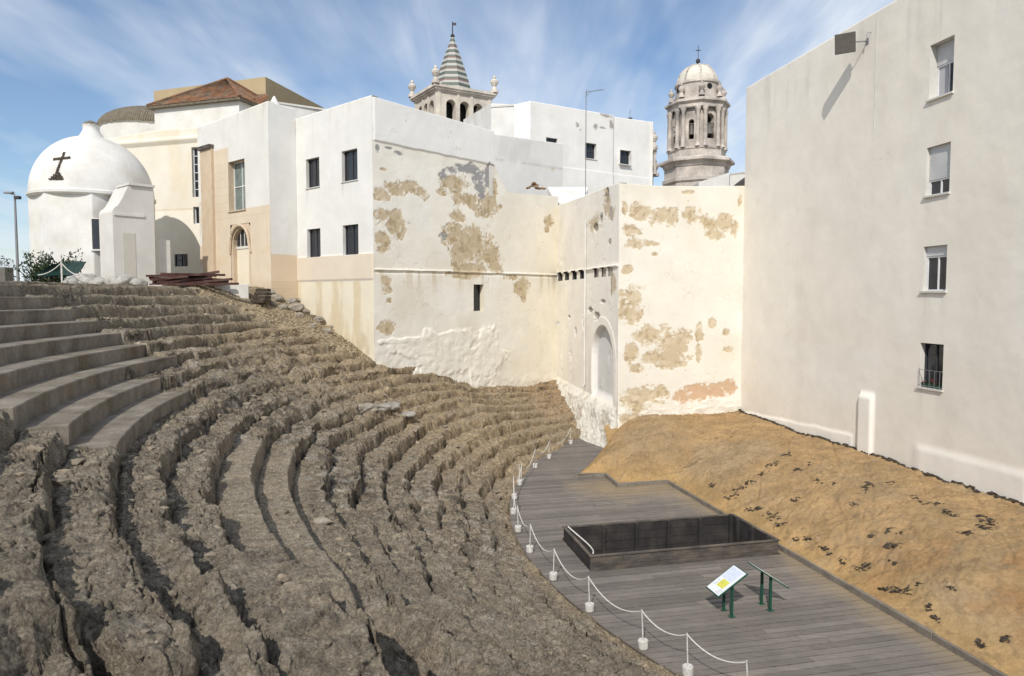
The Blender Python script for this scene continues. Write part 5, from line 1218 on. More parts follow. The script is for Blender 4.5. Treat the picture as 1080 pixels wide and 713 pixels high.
def build_pit():
    t = thing('timber_pit', 'dark rectangular timber lined pit sunk into the deck', 'pit', (*ab((pit_a0 + pit_a1) / 2, (pit_b0 + pit_b1) / 2), ZD))
    zt = ZD + .34; zb = ZD - 1.15; th = .05
    def bx(m, a0, a1, b0, b1, z0, z1):
        P = [ab(a0, b0), ab(a1, b0), ab(a1, b1), ab(a0, b1)]; m.hexa([(*p, z0) for p in P] + [(*p, z1) for p in P])
    def side(a0, a1, b0, b1, mt=M['pitwood']):
        m = MB(); n = 6; hh = (zt - zb) / n
        for i in range(n): bx(m, a0 + random.uniform(0, .006), a1, b0 + random.uniform(0, .006), b1, zb + hh * i + .006, zb + hh * (i + 1) - .006)
        m.build('side_boards', mt, t)
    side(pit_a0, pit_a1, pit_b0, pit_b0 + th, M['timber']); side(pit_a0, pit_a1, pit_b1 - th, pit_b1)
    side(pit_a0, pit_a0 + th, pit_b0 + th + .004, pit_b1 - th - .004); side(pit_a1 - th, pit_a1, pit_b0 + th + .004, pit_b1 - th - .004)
    for i in range(6):
        a = pit_a0 + .12 + (pit_a1 - pit_a0 - .3) * i / 5
        for b0 in (pit_b1 - th - .095, pit_b0 + th + .005):
            m = MB(); bx(m, a, a + .1, b0, b0 + .09, zb, zt + .05 * (i == 5)); m.build('post', M['pitwood'], t)
    for i in range(3):
        b0 = pit_b0 + .3 + (pit_b1 - pit_b0 - .8) * i / 2
        m = MB(); bx(m, pit_a1 - th - .095, pit_a1 - th - .005, b0, b0 + .1, zb, zt); m.build('post', M['pitwood'], t)
    m = MB(); 
    bx(m, pit_a0 - .03, pit_a1 + .03, pit_b0 - .03, pit_b0 + .06, zt + .002, zt + .035); bx(m, pit_a0 - .03, pit_a1 + .03, pit_b1 - .06, pit_b1 + .03, zt + .002, zt + .035)
    bx(m, pit_a0 - .03, pit_a0 + .06, pit_b0 + .062, pit_b1 - .062, zt + .002, zt + .035); bx(m, pit_a1 - .06, pit_a1 + .03, pit_b0 + .062, pit_b1 - .062, zt + .002, zt + .035)
    m.build('rim', M['timber'], t)
    m = MB(); bx(m, pit_a0, pit_a1, pit_b0, pit_b1, zb - .05, zb + .003); m.build('floor', M['clod'], t)
    # rope slung inside the left end
    p0 = np.array([*ab(pit_a0 + .1, pit_b1 - .12), zt + .06]); p1 = np.array([*ab(pit_a0 + .1, pit_b0 + .1), zt + .06])
    m = MB(); m.tube([p0 + (p1 - p0) * x + np.array([0, 0, -.7 * x * (1 - x)]) + np.array([.26 * math.sin(math.pi * x), 0, 0]) for x in np.linspace(0, 1, 16)], .02, 6)
    o = m.build('rope', M['rope'], None, loc=p0); tag(o, 'white rope slung across the left end of the timber pit', 'rope')
build_pit()

# kerb along the dirt
kpoly = [ab(0, -16), ab(0, 13.85), ab(-2.02, 13.75), ab(-1.95, 15.3), ab(-3.05, 15.55)]
def build_kerb():
    m = MB()
    for i in range(4):
        p, q = kpoly[i], kpoly[i + 1]; d = (q - p) / np.linalg.norm(q - p); n = np.array([d[1], -d[0]]); L_ = np.linalg.norm(q - p); k = max(int(L_ / 2.4), 1)
        for j in range(k):
            a = p + d * (L_ * j / k + .006); b = p + d * (L_ * (j + 1) / k - .006 + (.05 if j == k - 1 else 0)); w = .055; jz = random.uniform(-.012, .012); jn = n * random.uniform(-.012, .012)
            P = [a - n * w + jn, b - n * w + jn, b + n * w + jn, a + n * w + jn]; m.hexa([(*x, ZD - .1) for x in P] + [(*x, ZD + .15 + jz) for x in P])
    o = m.build('kerb', M['kerb'], bevel=.012); tag(o, 'low timber kerb between deck and dirt', kind='structure')
build_kerb()

# ------------------------------------------------------------------ dirt bank
def seg_dist(X, Y, poly):
    d = np.full(X.shape, 1e9)
    for i in range(len(poly) - 1):
        p, q = np.array(poly[i]), np.array(poly[i + 1]); v = q - p; t_ = np.clip(((X - p[0]) * v[0] + (Y - p[1]) * v[1]) / (v @ v), 0, 1)
        d = np.minimum(d, np.hypot(X - p[0] - v[0] * t_, Y - p[1] - v[1] * t_))
    return d
dpoly = kpoly + [np.array([4.3, 31.7])]
def dirt_h(X, Y):
    d = seg_dist(X, Y, dpoly); b = (X - K0[0]) * E2[0] + (Y - K0[1]) * E2[1]; a = (X - K0[0]) * E1[0] + (Y - K0[1]) * E1[1]
    L_ = 2.1 - 1.45 * sst(15.2, 19.2, b); top = 1.72 - .12 * sst(12, 19, b) + .12 * (1 - sst(-4, 6, b))
    n = fbm(X * .45, Y * .45, 0, 4, 171)
    h = top * (1 - np.exp(-(d + .03) / L_)) * (1 + .05 * n) + .05 * n * np.clip(d, 0, 1)
    h = h + .06 * np.clip(d * 2, 0, 1) * fbm(X * 1.3, Y * 1.3, 0, 4, 172) + .05 * np.clip(d * 2, 0, 1) * fbm(X * 5, Y * 5, 0, 4, 173, .6)
    rd = fbm(X * 1.1 - Y * .5, (X + Y) * .25, 0, 3, 177); h = h - .05 * np.clip(d, 0, 1) * np.exp(-(np.abs(rd) / .05) ** 2) + .03 * np.clip(d * 2, 0, 1) * fbm(X * 11, Y * 11, 0, 3, 178, .6)
    h = h - .10 * np.exp(-((a - 2.6 - .15 * (b - 10) - .3 * n) / .16) ** 2) * sst(4, 9, b) * (1 - sst(15, 17, b)) * .6
    kb = .10 * np.exp(-d / .3) * (b < 15.4)
    return ZD + .02 + h + kb, d, n
def build_dirt():
    bs = np.concatenate([np.arange(-16, 2, .09), np.arange(2, 20.3, .038)]); us = np.linspace(0, 1, 190)
    B, U = np.meshgrid(bs, us, indexing='ij')
    aB = np.interp(B, [-16, 13.845, 13.855, 15.3, 15.45, 15.55, 19.75, 20.4], [0, 0, -2.02, -1.95, -3.05, -3.05, -.22, -.2])
    aW = np.interp(B, [-16, 19.5, 20.4], [4.45 + .35, 6.36 + .35, 6.4 + .35])
    Aa = aB + (aW - aB) * U
    X = K0[0] + E1[0] * Aa + E2[0] * B; Y = K0[1] + E1[1] * Aa + E2[1] * B
    Z, d, n = dirt_h(X, Y)
    # taper to nothing on the deck where no kerb holds it
    c = np.empty(X.shape + (3,), np.float32); c[:] = (.335, .222, .113)
    lay(c, (.285, .198, .105), sst(-.15, .35, n)); lay(c, (.31, .225, .13), sst(0, .4, fbm(X * .35 + 4, Y * .35, 0, 4, 174)) * .9)
    lay(c, (.39, .25, .105), (1 - sst(.1, 1.0, d)) * .6)
    lay(c, (.33, .175, .075), sst(.15, .45, fbm(X * .8, Y * .8 + 3, 0, 4, 175)) * .5 * (1 - sst(0, 4, B - 2)))
    lay(c, (.27, .20, .125), sst(.2, .5, fbm(X * 3, Y * 3, 0, 4, 176)) * .4)
    lay(c, (.22, .15, .08), sst(.22, .42, fbm(X * 6, Y * 6, 0, 4, 179, .6)) * .6)
    V = np.stack([X, Y, Z], -1)
    o = grid_mesh('dirt_bank', V, None, M['dirt'], c); tag(o, 'sloping bank of ochre sandy earth below the apartment block', kind='structure')
    # dark broken stones and roots poking out in drifts
    cl = [(155, 135, 18, 10), (185, 108, 20, 8), (215, 88, 18, 6), (250, 60, 18, 6), (285, 32, 16, 6), (330, 2, 16, 7), (95, 100, 14, 10), (215, 175, 16, 6), (240, 170, 16, 6), (280, 195, 26, 14), (305, 220, 24, 10), (360, 268, 10, 4), (398, 266, 14, 8), (450, 298, 16, 8), (465, 315, 8, 6),
          (560, 365, 28, 10), (585, 352, 12, 4), (680, 432, 40, 9), (640, 430, 8, 4), (788, 492, 12, 14), (805, 522, 10, 8), (845, 425, 14, 10), (575, 105, 14, 10), (592, 98, 16, 6), (660, 90, 18, 8), (545, 158, 12, 4), (735, 138, 14, 8), (755, 152, 14, 6), (800, 155, 26, 8), (835, 185, 14, 6), (862, 195, 10, 6), (945, 195, 16, 4), (970, 215, 28, 10), (960, 232, 30, 6), (900, 248, 22, 8), (600, 258, 5, 5), (655, 240, 8, 12), (690, 248, 10, 8), (652, 290, 14, 8), (680, 288, 12, 8), (430, 88, 14, 6), (480, 90, 10, 8), (370, 48, 12, 4), (405, 28, 12, 6), (940, 604, 14, 3), (1025, 590, 18, 4), (355, 142, 12, 8), (510, 342, 10, 6), (670, 345, 12, 8), (750, 408, 6, 5)]
    m = MB()
    for i in range(1500):   # loose pebbles
        b_ = random.uniform(-2, 19.4); a_ = np.interp(b_, [-16, 13.8, 13.9, 15.4, 19.7], [0, 0, -2, -3, -.2]) + random.uniform(.1, 1) ** 1.0 * 5.4; p2 = ab(a_, b_)
        z = dirt_h(np.array([p2[0]]), np.array([p2[1]]))[0][0]; k_ = random.uniform(.008, .028) ; v = rng.normal(size=(5, 3)); v /= np.linalg.norm(v, axis=1)[:, None]
        m.add(v * k_ * np.array([1.3, 1.3, .8]) + np.array([*p2, z]), [(0, 1, 2), (0, 2, 3), (0, 3, 4), (0, 4, 1), (1, 3, 2), (1, 4, 3)])
    o = m.build('pebbles', M['rubble']); tag(o, 'loose pebbles scattered over the dirt bank', 'pebbles', kind='stuff')
    m = MB()
    for (cx, cy, rx, ry) in cl:
        for i in range(int(4 + rx * .75)):
            gx = np.clip(rng.normal() * .5, -1, 1); x = 720 + (cx + gx * rx) / 3.0; y = 480 + (cy + np.clip(rng.normal() * .4, -1, 1) * ry + (-.35 * gx * rx if cx < 340 and cy < 140 else .15 * gx * rx)) / 3.0
            q = ray(x, y); lo, hi = 8.0, 38.0
            T_ = np.arange(10, 37, .1); kk = np.nonzero(q[2] * T_ < dirt_h(q[0] * T_, q[1] * T_)[0])[0]
            if not len(kk): continue
            tt = T_[kk[0]]; p = q * tt; av, bv = to_ab(p)
            if av < .15 or tt > 36: continue
            p[2] = dirt_h(np.array([p[0]]), np.array([p[1]]))[0][0]
            a = rng.normal() * .5; s_ = random.uniform(.013, .05); el = random.uniform(1, 2.6)
            ex = np.array([math.cos(a), math.sin(a), rng.normal() * .2]) * s_ * el; ey = np.array([-math.sin(a), math.cos(a), rng.normal() * .2]) * s_ * .6; ez = np.array([rng.normal() * .02, rng.normal() * .02, s_ * random.uniform(.4, .9)])
            b0 = p - np.array([0, 0, s_ * .55])
            J = lambda: rng.normal(size=3) * s_ * .22
            m.hexa([b0 - ex - ey + J(), b0 + ex - ey + J(), b0 + ex + ey + J(), b0 - ex + ey + J(), b0 - ex * .7 - ey * .7 + ez + J(), b0 + ex * .7 - ey * .7 + ez + J(), b0 + ex * .7 + ey * .7 + ez + J(), b0 - ex * .7 + ey * .7 + ez + J()])
    # broken line of stones at the foot of the apartment wall
    W = Wall(pB, pRW)
    for i in range(420):
        s_ = random.uniform(0, 20); p = W.o + W.d * s_ + W.n * random.uniform(.0, .14); 
        z = dirt_h(np.array([p[0]]), np.array([p[1]]))[0][0]; k = random.uniform(.025, .06); J = lambda: rng.normal(size=3) * k * .3
        b0 = np.array([p[0], p[1], z]); ex = np.array([*W.d, 0]) * k * random.uniform(1, 2.5); ey = np.array([*W.n, 0]) * k; ez = np.array([0, 0, k * .9])
        m.hexa([b0 - ex - ey + J(), b0 + ex - ey + J(), b0 + ex + ey + J(), b0 - ex + ey + J(), b0 - ex * .7 - ey * .7 + ez + J(), b0 + ex * .7 - ey * .7 + ez + J(), b0 + ex * .7 + ey * .7 + ez + J(), b0 - ex * .7 + ey * .7 + ez + J()])
    o = m.build('broken_stones', M['clod']); tag(o, 'dark broken stones poking out of the dirt bank', 'stones', kind='stuff')
build_dirt()

# ------------------------------------------------------------------ information signs
def build_sign(p, rz, label):
    t = thing('information_sign', label, 'sign', (p[0], p[1], ZD), rz, 'information signs on the deck')
    # local: x = reader side is -x (low edge), y = width
    tilt = R(33); w, l = .56, .84; hc = .75
    ex = np.array([math.cos(tilt), 0, math.sin(tilt)]); ey = np.array([0, 1.0, 0]); ez = np.cross(ex, ey); c = np.array([.0, 0, hc])
    def slab(m, x0, x1, y0, y1, z0, z1):
        P = lambda x, y, z: c + ex * x + ey * y + ez * z
        m.hexa([P(x0, y0, z0), P(x1, y0, z0), P(x1, y1, z0), P(x0, y1, z0), P(x0, y0, z1), P(x1, y0, z1), P(x1, y1, z1), P(x0, y1, z1)])
    m = MB(); slab(m, -l / 2, l / 2, -w / 2, w / 2, -.03, 0); m.build('panel', M['green'], t, local=True, bevel=.006)
    m = MB(); slab(m, -l / 2 + .025, l / 2 - .025, -w / 2 + .025, w / 2 - .025, .0005, .004); sh = m.build('printed_sheet', M['sheet'], t, local=True)
    m = MB(); slab(m, .02, l / 2 - .06, -.18, .22, .0045, .006); m.build('picture', M['sheetblue'], sh, local=True)
    m = MB(); slab(m, -.22, .0, -.16, .10, .0045, .006); m.build('plan', M['sheetyellow'], sh, local=True)
    m = MB()
    for i in range(7): slab(m, -.36 + i * .045, -.345 + i * .045, .13 if i > 2 else -.22, (.22 if i > 2 else -.06) - .02 * (i % 3), .0045, .0055)
    m.build('text_lines', M['ink'], sh, local=True)
    for y in (-.17, .17):
        m = MB(); m.box(.02, .07, y - .025, y + .025, 0, hc - .0); m.box(-.02, .11, y - .06, y + .06, .002, .014); m.build('leg', M['green'], t, local=True)
s1 = (onz(770, 651, ZD) + onz(761, 643, ZD)) / 2; s2 = (onz(814, 643, ZD) + onz(805, 637, ZD)) / 2
ang = math.atan2(E1[1], E1[0])
build_sign(s1, ang, 'green lectern sign showing its printed white, blue and yellow face')
build_sign(s2, ang + math.pi, 'green lectern sign seen edge on with its printed face turned away')

# ------------------------------------------------------------------ rope barrier
posts = [(600, 468), (572, 483), (557, 493), (541, 511.5), (538, 510), (534, 526), (534, 542), (540, 561), (552, 583), (573, 613), (608, 648), (673, 686), (724, 713), (790, 745)]
ordn = ['first', 'second', 'third', 'fourth', 'fifth', 'sixth', 'seventh', 'eighth', 'ninth', 'tenth', 'eleventh', 'twelfth', 'thirteenth', 'fourteenth']
tops = []
def make_post(loc, tilt, lab):
    t = thing('barrier_post', lab, 'post', loc, random.random() * 6, 'rope barrier posts along the deck edge'); t.rotation_euler[0] = tilt
    m = MB(); m.lathe((0, 0, 0), [(0, .13), (.013, .13), (.013, .76), (.018, .76), (.018, .79), (0, .795)], 8); m.build('pole', M['white'], t, local=True)
    m = MB(); m.lathe((0, 0, 0), [(0, 0), (.085, 0), (.098, .02), (.106, .165), (.098, .176), (.085, .17), (0, .165)], 16); m.build('base', M['white'], t, local=True, smooth=False)
    return t
proto = None
for i, (x, y) in enumerate(posts):
    p = onz(x, y, ZD)
    q = p[:2] - C0; rr = np.linalg.norm(q); q = C0 + q / rr * min(rr, 17.95 if i else 18.4); p = np.array([q[0], q[1], ZD + .004])
    lab = 'white rope post on a round base, %s from the far wall' % ordn[i]
    tl = random.uniform(-.07, .07)
    if proto is None: proto = make_post(p, tl, lab); o = proto
    else:
        o = proto.copy(); COL.objects.link(o); o.location = p; o.rotation_euler = (tl, random.uniform(-.03, .03), random.random() * 6); o['label'] = lab
        for ch in list(proto.children):
            cc = ch.copy(); COL.objects.link(cc); cc.parent = o
    bpy.context.view_layer.update()
    tops.append(np.array(o.matrix_world @ __import__('mathutils').Vector((0, 0, .765))))
for i in range(len(tops) - 1):
    a, b = tops[i], tops[i + 1]; L_ = np.linalg.norm(b - a)
    if i == 3: continue
    sag = min(.16 * L_, .42) * random.uniform(.85, 1.1)
    m = MB(); m.tube([a + (b - a) * x - np.array([0, 0, sag * 4 * x * (1 - x)]) for x in np.linspace(0, 1, 20)], .012, 6)
    o = m.build('barrier_rope', M['rope'], None, loc=a); tag(o, 'slack white rope hanging between the %s and %s posts from the far wall' % (ordn[i], ordn[i + 1]), 'rope', 'ropes of the deck barrier')

# ------------------------------------------------------------------ things on the upper terrace
def build_terrace_things():
    # street lamp far left
    b = at(19, 292, 52); b[2] = ZT - .3; tp = at(18, 205, 52)
    t = thing('street_lamp', 'tall thin street lamp with two heads left of the chapel', 'street lamp', b)
    m = MB(); m.tube([b, (b[0], b[1], tp[2])], [.11, .07], 8); m.build('pole', M['metal'], t)
    m = MB(); m.tube([(b[0] - .45, b[1], tp[2] + .1), (b[0], b[1], tp[2] - .05), (b[0] + .2, b[1], tp[2] - .2)], .04, 6); m.build('arm', M['metal'], t)
    m = MB(); m.box(b[0] - .75, b[0] - .1, b[1] - .15, b[1] + .15, tp[2] + .05, tp[2] + .2); m.build('lamp_head', M['metal'], t, bevel=.03)
    m = MB(); m.box(b[0] + .02, b[0] + .4, b[1] - .15, b[1] + .15, tp[2] - .35, tp[2] - .12); m.build('lamp_head', M['dkframe'], t, bevel=.03)
    # dark spiky shrub
    c = at(50, 292, 33.0); c[2] = ZT
    t = thing('shrub', 'dark spiky shrub growing in front of the white chapel', 'shrub', c)
    st = MB(); lf = MB()
    for i in range(70):
        a = random.random() * 6.28; ln = random.uniform(.8, 2.1); d = np.array([math.cos(a) * .75, math.sin(a) * .6, random.uniform(.7, 1.5)]); d /= np.linalg.norm(d); base = c + np.array([rng.normal() * .4, rng.normal() * .25, 0])
        e = base + d * ln; st.tube([base, base + d * ln * .5 + np.array([0, 0, .05]), e], [.022, .016, .006], 4)
        for j in range(26):
            f = .25 + .75 * random.random(); p = base + (e - base) * f + rng.normal(size=3) * .07; dd = rng.normal(size=3) + d * .8; dd /= np.linalg.norm(dd); s_ = np.cross(dd, rng.normal(size=3)); s_ /= np.linalg.norm(s_)
            l_ = random.uniform(.10, .2); lf.add([p - s_ * .022, p + dd * l_ * .5 - s_ * .03, p + dd * l_, p + dd * l_ * .5 + s_ * .03, p + s_ * .022], [(0, 1, 2, 3, 4)])
    st.build('stem', M['timber'], t); lf.build('foliage', M['leaf'], t)
    # low dark planter at the far left edge
    c = at(3, 286, 34); t = thing('stone_planter', 'low dark planter with a tuft at the left edge of the terrace', 'planter', (c[0], c[1], ZT))
    m = MB(); m.box(c[0] - 1.0, c[0] + .32, c[1] - .3, c[1] + .3, ZT - .1, at(3, 282, 34)[2]); m.build('box', M['housing'], t, bevel=.03)
    m = MB()
    for i in range(60):
        p = np.array([c[0] - .2 + rng.normal() * .25, c[1], at(3, 282, 34)[2]]); d = rng.normal(size=3) * .16; d[2] = abs(d[2]) + .08; m.add([p, p + d + np.array([.02, 0, 0]), p + d * 1.3], [(0, 1, 2)])
    m.build('tuft', M['leaf'], t)
    # green tarpaulins: two folded sheets leaning like a shallow tent
    def tarp(pts, lab):
        pts = [np.array(p) for p in pts]; c = np.mean(pts, 0); n = 14; V = np.zeros((n, n, 3))
        for i in range(n):
            for j in range(n):
                u, v = i / (n - 1), j / (n - 1); V[i, j] = pts[0] * (1 - u) * (1 - v) + pts[1] * u * (1 - v) + pts[2] * u * v + pts[3] * (1 - u) * v
        V[..., 2] += .05 * fbm(V[..., 0] * 2, V[..., 1] * 2, V[..., 2] * 2, 3, 9)
        b = V.copy(); b[..., 2] -= .04; rim = np.concatenate([V, b[:, ::-1]], 1); rim = np.concatenate([rim, rim[:, :1]], 1)
        o = grid_mesh('tarpaulin', rim, None, M['tarp'], None, loc=(c[0], c[1], ZT)); tag(o, lab, 'tarpaulin', 'green tarpaulins by the chapel')
    tarp([at(36, 291, 31.8), at(54, 278.5, 32.3), at(66, 277, 33.4), at(70, 291, 32.6)], 'dark green tarpaulin leaning over the shrub, left of the pale rope stake')
    tarp([at(66, 290, 31.6), at(80, 291, 31.5), at(91, 276, 33.0), at(66, 275.5, 33.2)], 'dark green tarpaulin leaning right of the pale rope stake')
    # stake with a slack rope
    c = at(65.3, 294, 30.5); zt = at(65.3, 276, 30.5)[2]; t = thing('rope_stake', 'pale stake on the upper terrace in front of the tarpaulins', 'stake', (c[0], c[1], ZT))
    m = MB(); m.tube([(c[0], c[1], ZT - .1), (c[0], c[1], zt)], .035, 6); m.build('stake', M['white'], t)
    def rp(p, q, sag, lab):
        m = MB(); p = np.array(p); q = np.array(q); m.tube([p + (q - p) * x - np.array([0, 0, sag * 4 * x * (1 - x)]) for x in np.linspace(0, 1, 12)], .02, 5); o = m.build('rope', M['rope'], None, loc=p); tag(o, lab, 'rope')
    rp((c[0], c[1], zt - .05), at(40, 290, 30.6), .12, 'slack pale rope running left from the terrace stake')
    rp((c[0], c[1], zt - .05), at(82, 290, 30.4), .10, 'slack pale rope running right from the terrace stake')
    # sacks
    import bmesh
    sk = [(84, 287, 31.5, .62, 'grey bulging sack, largest of the pile by the green tarpaulin'), (94, 289, 31.3, .45, 'pale crumpled sack slumped right of the largest one'), (77, 291, 31.1, .35, 'small pale sack at the left foot of the pile'), (104, 291, 31.0, .36, 'flat pale sack between the two sack piles'), (124, 290, 31.0, .46, 'pale sack lying on its side left of the red beams'), (135, 289, 31.2, .5, 'grey sack propped nearest the red beams'), (129, 293, 30.6, .42, 'white sack spread lowest before the red beams'), (118, 287, 31.6, .4, 'dirty sack behind the white ones'), (145, 292, 30.8, .34, 'small white sack under the end of the red beams')]
    for i, (x, y, Y, r, lab) in enumerate(sk):
        c = at(x, y, Y); c[2] = ZT + r * .35; v, f = rockmesh(c, r, .62, 3, i + 3); v[:, 2] = np.maximum(v[:, 2], ZT - .03)
        m = MB(); m.add(v, f); o = m.build('sack', M['sack'], None, loc=(c[0], c[1], ZT), smooth=True); tag(o, lab, 'sack', 'sacks on the upper terrace')
    # red-brown beams
    a0 = at(158, 292, 31.6)
    for i in range(28):
        lay_ = i // 7; x = random.uniform(150, 232 - 4 * lay_); y = 0
        L_ = random.uniform(1.6, 2.9); c = at(random.uniform(174, 222 - 3 * lay_), 293, 32.0 + rng.normal() * .35); c[2] = ZT + .07 + lay_ * .135 + random.uniform(0, .05)
        an = random.uniform(-.25, .25) + .15; ti = random.uniform(-.05, .16)
        d = np.array([math.cos(an), math.sin(an), ti]); n = np.array([-math.sin(an), math.cos(an), 0]) * .06; u = np.array([0, 0, .05])
        p, q = c - d * L_ / 2, c + d * L_ / 2; p[2] = max(p[2], ZT + .06)
        m = MB(); m.hexa([p - n - u, q - n - u, q + n - u, p + n - u, p - n + u, q - n + u, q + n + u, p + n + u]); o = m.build('beam', M['beam'], None, loc=(c[0], c[1], c[2])); tag(o, 'dark red wooden beam in the loose heap before the church', 'beam', 'red beams heaped on the terrace')
    # low wall under the heap
    p0 = at(131, 296, 31.2); p1 = at(262, 300, 32.9)
    t = thing('low_wall', 'low pale retaining wall below the heap of red beams', 'wall', (p0[0], p0[1], ZT - .3))
    m = MB(); d = (p1 - p0)[:2]; n = np.array([d[1], -d[0]]) / np.linalg.norm(d); m.prism([p0[:2], p1[:2], p1[:2] - n * .5, p0[:2] - n * .5], ZT - .9, [ZT + .03, ZT + .12, ZT + .12, ZT + .03]); m.build('wall_face', M['greyplaster'], t, bevel=.02)
    # dark steps beside its end
    c = at(269, 304, 33.0)
    t = thing('stone_steps', 'short flight of dark steps at the end of the low wall', 'steps', (c[0], c[1], ZT - .5))
    m = MB()
    for i in range(4):
        m.box(c[0] - .12 + .03 * i, c[0] + .5, c[1] - .3 + .16 * i, c[1] + .7, ZT - .75 + .17 * i, ZT - .60 + .17 * i)
    m.build('tread', M['clod'], t)
    # loose stones on the bank and terraces
    st = [(284, 310, .28), (292, 316, .34), (300, 311, .24), (306, 320, .36), (312, 326, .42), (298, 325, .25), (318, 318, .3), (288, 322, .22), (322, 330, .26), (310, 313, .2), (280, 316, .2), (316, 334, .24), (336, 338, .28), (345, 350, .24), (330, 345, .2), (352, 345, .2)]
    for i, (x, y, r) in enumerate(st):
        q = ray(x, y)
        for tt in np.arange(26, 40, .05):
            p = q * tt
            if p[2] < terr(p[0], p[1]): break
        v, f = rockmesh((p[0], p[1], terr(p[0], p[1]) + r * .15), r, .6, 2, i + 20); m = MB(); m.add(v, f); o = m.build('loose_stone', M['rubble'], None, loc=p); tag(o, 'rough brown stone lying loose on the gravel bank by the white building', 'stone', 'loose stones on the gravel bank')
    for i, (x, y, r, lab) in enumerate([(385, 431, .34, 'rounded grey brown boulder left of the pale rocks in mid terrace'), (403, 431, .26, 'long pale rock, left of two on the middle terrace'), (413, 433, .26, 'small pale rock between the boulder and the far rows'), (430, 438, .24, 'pale angular rock, right of two on the middle terrace'), (339, 550, .13, 'round stone lodged below the smooth step')]):
        q = ray(x, y)
        for tt in np.arange(6, 40, .05):
            p = q * tt
            if p[2] < terr(p[0], p[1]): break
        v, f = rockmesh((p[0], p[1], terr(p[0], p[1]) + r * .02), r, .6, 3, i + 50); v[:, 0] = p[0] + (v[:, 0] - p[0]) * 1.35
        m = MB(); m.add(v, f); o = m.build('boulder', M['palerock'] if i not in (0, 4) else M['rubble'], None, loc=p); tag(o, lab, 'rock')
build_terrace_things()
def build_rubble():
    import bmesh
    bm = bmesh.new(); bmesh.ops.create_icosphere(bm, subdivisions=1, radius=1); V0 = np.array([q.co[:] for q in bm.verts]); F0 = [[q.index for q in fc.verts] for fc in bm.faces]; bm.free()
    m = MB(); n = 0
    while n < 1500:
        th = random.uniform(128, 222); r = random.uniform(18.4, 33)
        if 181 < th < 205 and r > 27.0 - (th < 188) * 0 and not (th < 188 and r < 27.9): continue
        if 189 < th < 211 and 23.8 < r < 25.6 and random.random() < .85: continue
        dens = fbm(np.array([th * .25]), np.array([r * .6]), 0, 3, 88)[0]
        if dens < random.uniform(-.25, .35): continue
        x = C0[0] + r * math.cos(R(th)); y = C0[1] + r * math.sin(R(th)); dist = math.hypot(x, y)
        s_ = min(.015 + random.expovariate(1 / .024), .12)
        if dist < 9: s_ *= .7
        if th > 192 and r < 23.5: s_ *= .6
        if s_ < dist * .0011: continue
        z = terr(x, y); v = V0 * (1 + .5 * rng.normal(size=(len(V0), 1)).clip(-1, 1) * .5); v = v * s_ * np.array([random.uniform(.8, 1.6), random.uniform(.7, 1.1), random.uniform(.45, .8)]); a = random.random() * 6.28
        v = np.stack([v[:, 0] * math.cos(a) - v[:, 1] * math.sin(a), v[:, 0] * math.sin(a) + v[:, 1] * math.cos(a), v[:, 2]], 1) + np.array([x, y, z + s_ * .2]); m.add(v, F0); n += 1
    o = m.build('rubble', M['terrubble']); tag(o, 'loose broken stones lying along the worn terraces', 'rubble', kind='stuff')
build_rubble()
def build_gravel():
    m = MB()
    for i in range(5200):
        th = random.uniform(156.5, 166.5); r = random.uniform(26.5, 33.6)
        lim = np.interp(th, [155, 157.5, 159, 161, 163, 165.5, 167], [40, 25.3, 26.1, 27.9, 29.5, 32.2, 40])
        if r < lim - .2: continue
        x = C0[0] + r * math.cos(R(th)); y = C0[1] + r * math.sin(R(th)); z = terr(x, y); s_ = random.uniform(.02, .075)
        v = rng.normal(size=(4, 3)); v /= np.linalg.norm(v, axis=1)[:, None]; v = v * s_ * np.array([1.2, 1.2, .8]) + np.array([x, y, z + .01])
        m.add(v, [(0, 1, 2), (0, 2, 3), (0, 3, 1), (1, 3, 2)])
    o = m.build('gravel', surf('tan_gravel', (.38, .31, .21), var=.4, vs=9)); tag(o, 'loose tan gravel spread over the upper bank', 'gravel', kind='stuff')
build_gravel()

# ------------------------------------------------------------------ sky, sun, camera
SUN = np.array([.195, .729, -.656]); SUN /= np.linalg.norm(SUN)
el = math.asin(-SUN[2]); az = math.atan2(-SUN[0], -SUN[1])
w = bpy.data.worlds.new('World'); SC.world = w; w.use_nodes = True; nt = w.node_tree; L = nt.links.new
bg = nt.nodes['Background']; bg.inputs['Strength'].default_value = .13
sky = nd(nt, 'ShaderNodeTexSky', sky_type='NISHITA'); sky.sun_disc = False; sky.sun_elevation = el; sky.sun_rotation = az; sky.air_density = 1.0; sky.dust_density = .5; sky.ozone_density = 3.0; sky.altitude = 0
tc = nd(nt, 'ShaderNodeTexCoord'); sx = nd(nt, 'ShaderNodeSeparateXYZ'); L(tc.outputs['Generated'], sx.inputs[0])
zz = nd(nt, 'ShaderNodeMath', operation='MAXIMUM'); zz.inputs[1].default_value = 0; L(sx.outputs['Z'], zz.inputs[0])
za = nd(nt, 'ShaderNodeMath', operation='ADD'); za.inputs[1].default_value = .12; L(zz.outputs[0], za.inputs[0])
cx = nd(nt, 'ShaderNodeMath', operation='DIVIDE'); L(sx.outputs['X'], cx.inputs[0]); L(za.outputs[0], cx.inputs[1])
cy = nd(nt, 'ShaderNodeMath', operation='DIVIDE'); L(sx.outputs['Y'], cy.inputs[0]); L(za.outputs[0], cy.inputs[1])
cv = nd(nt, 'ShaderNodeCombineXYZ'); L(cx.outputs[0], cv.inputs[0]); L(cy.outputs[0], cv.inputs[1])
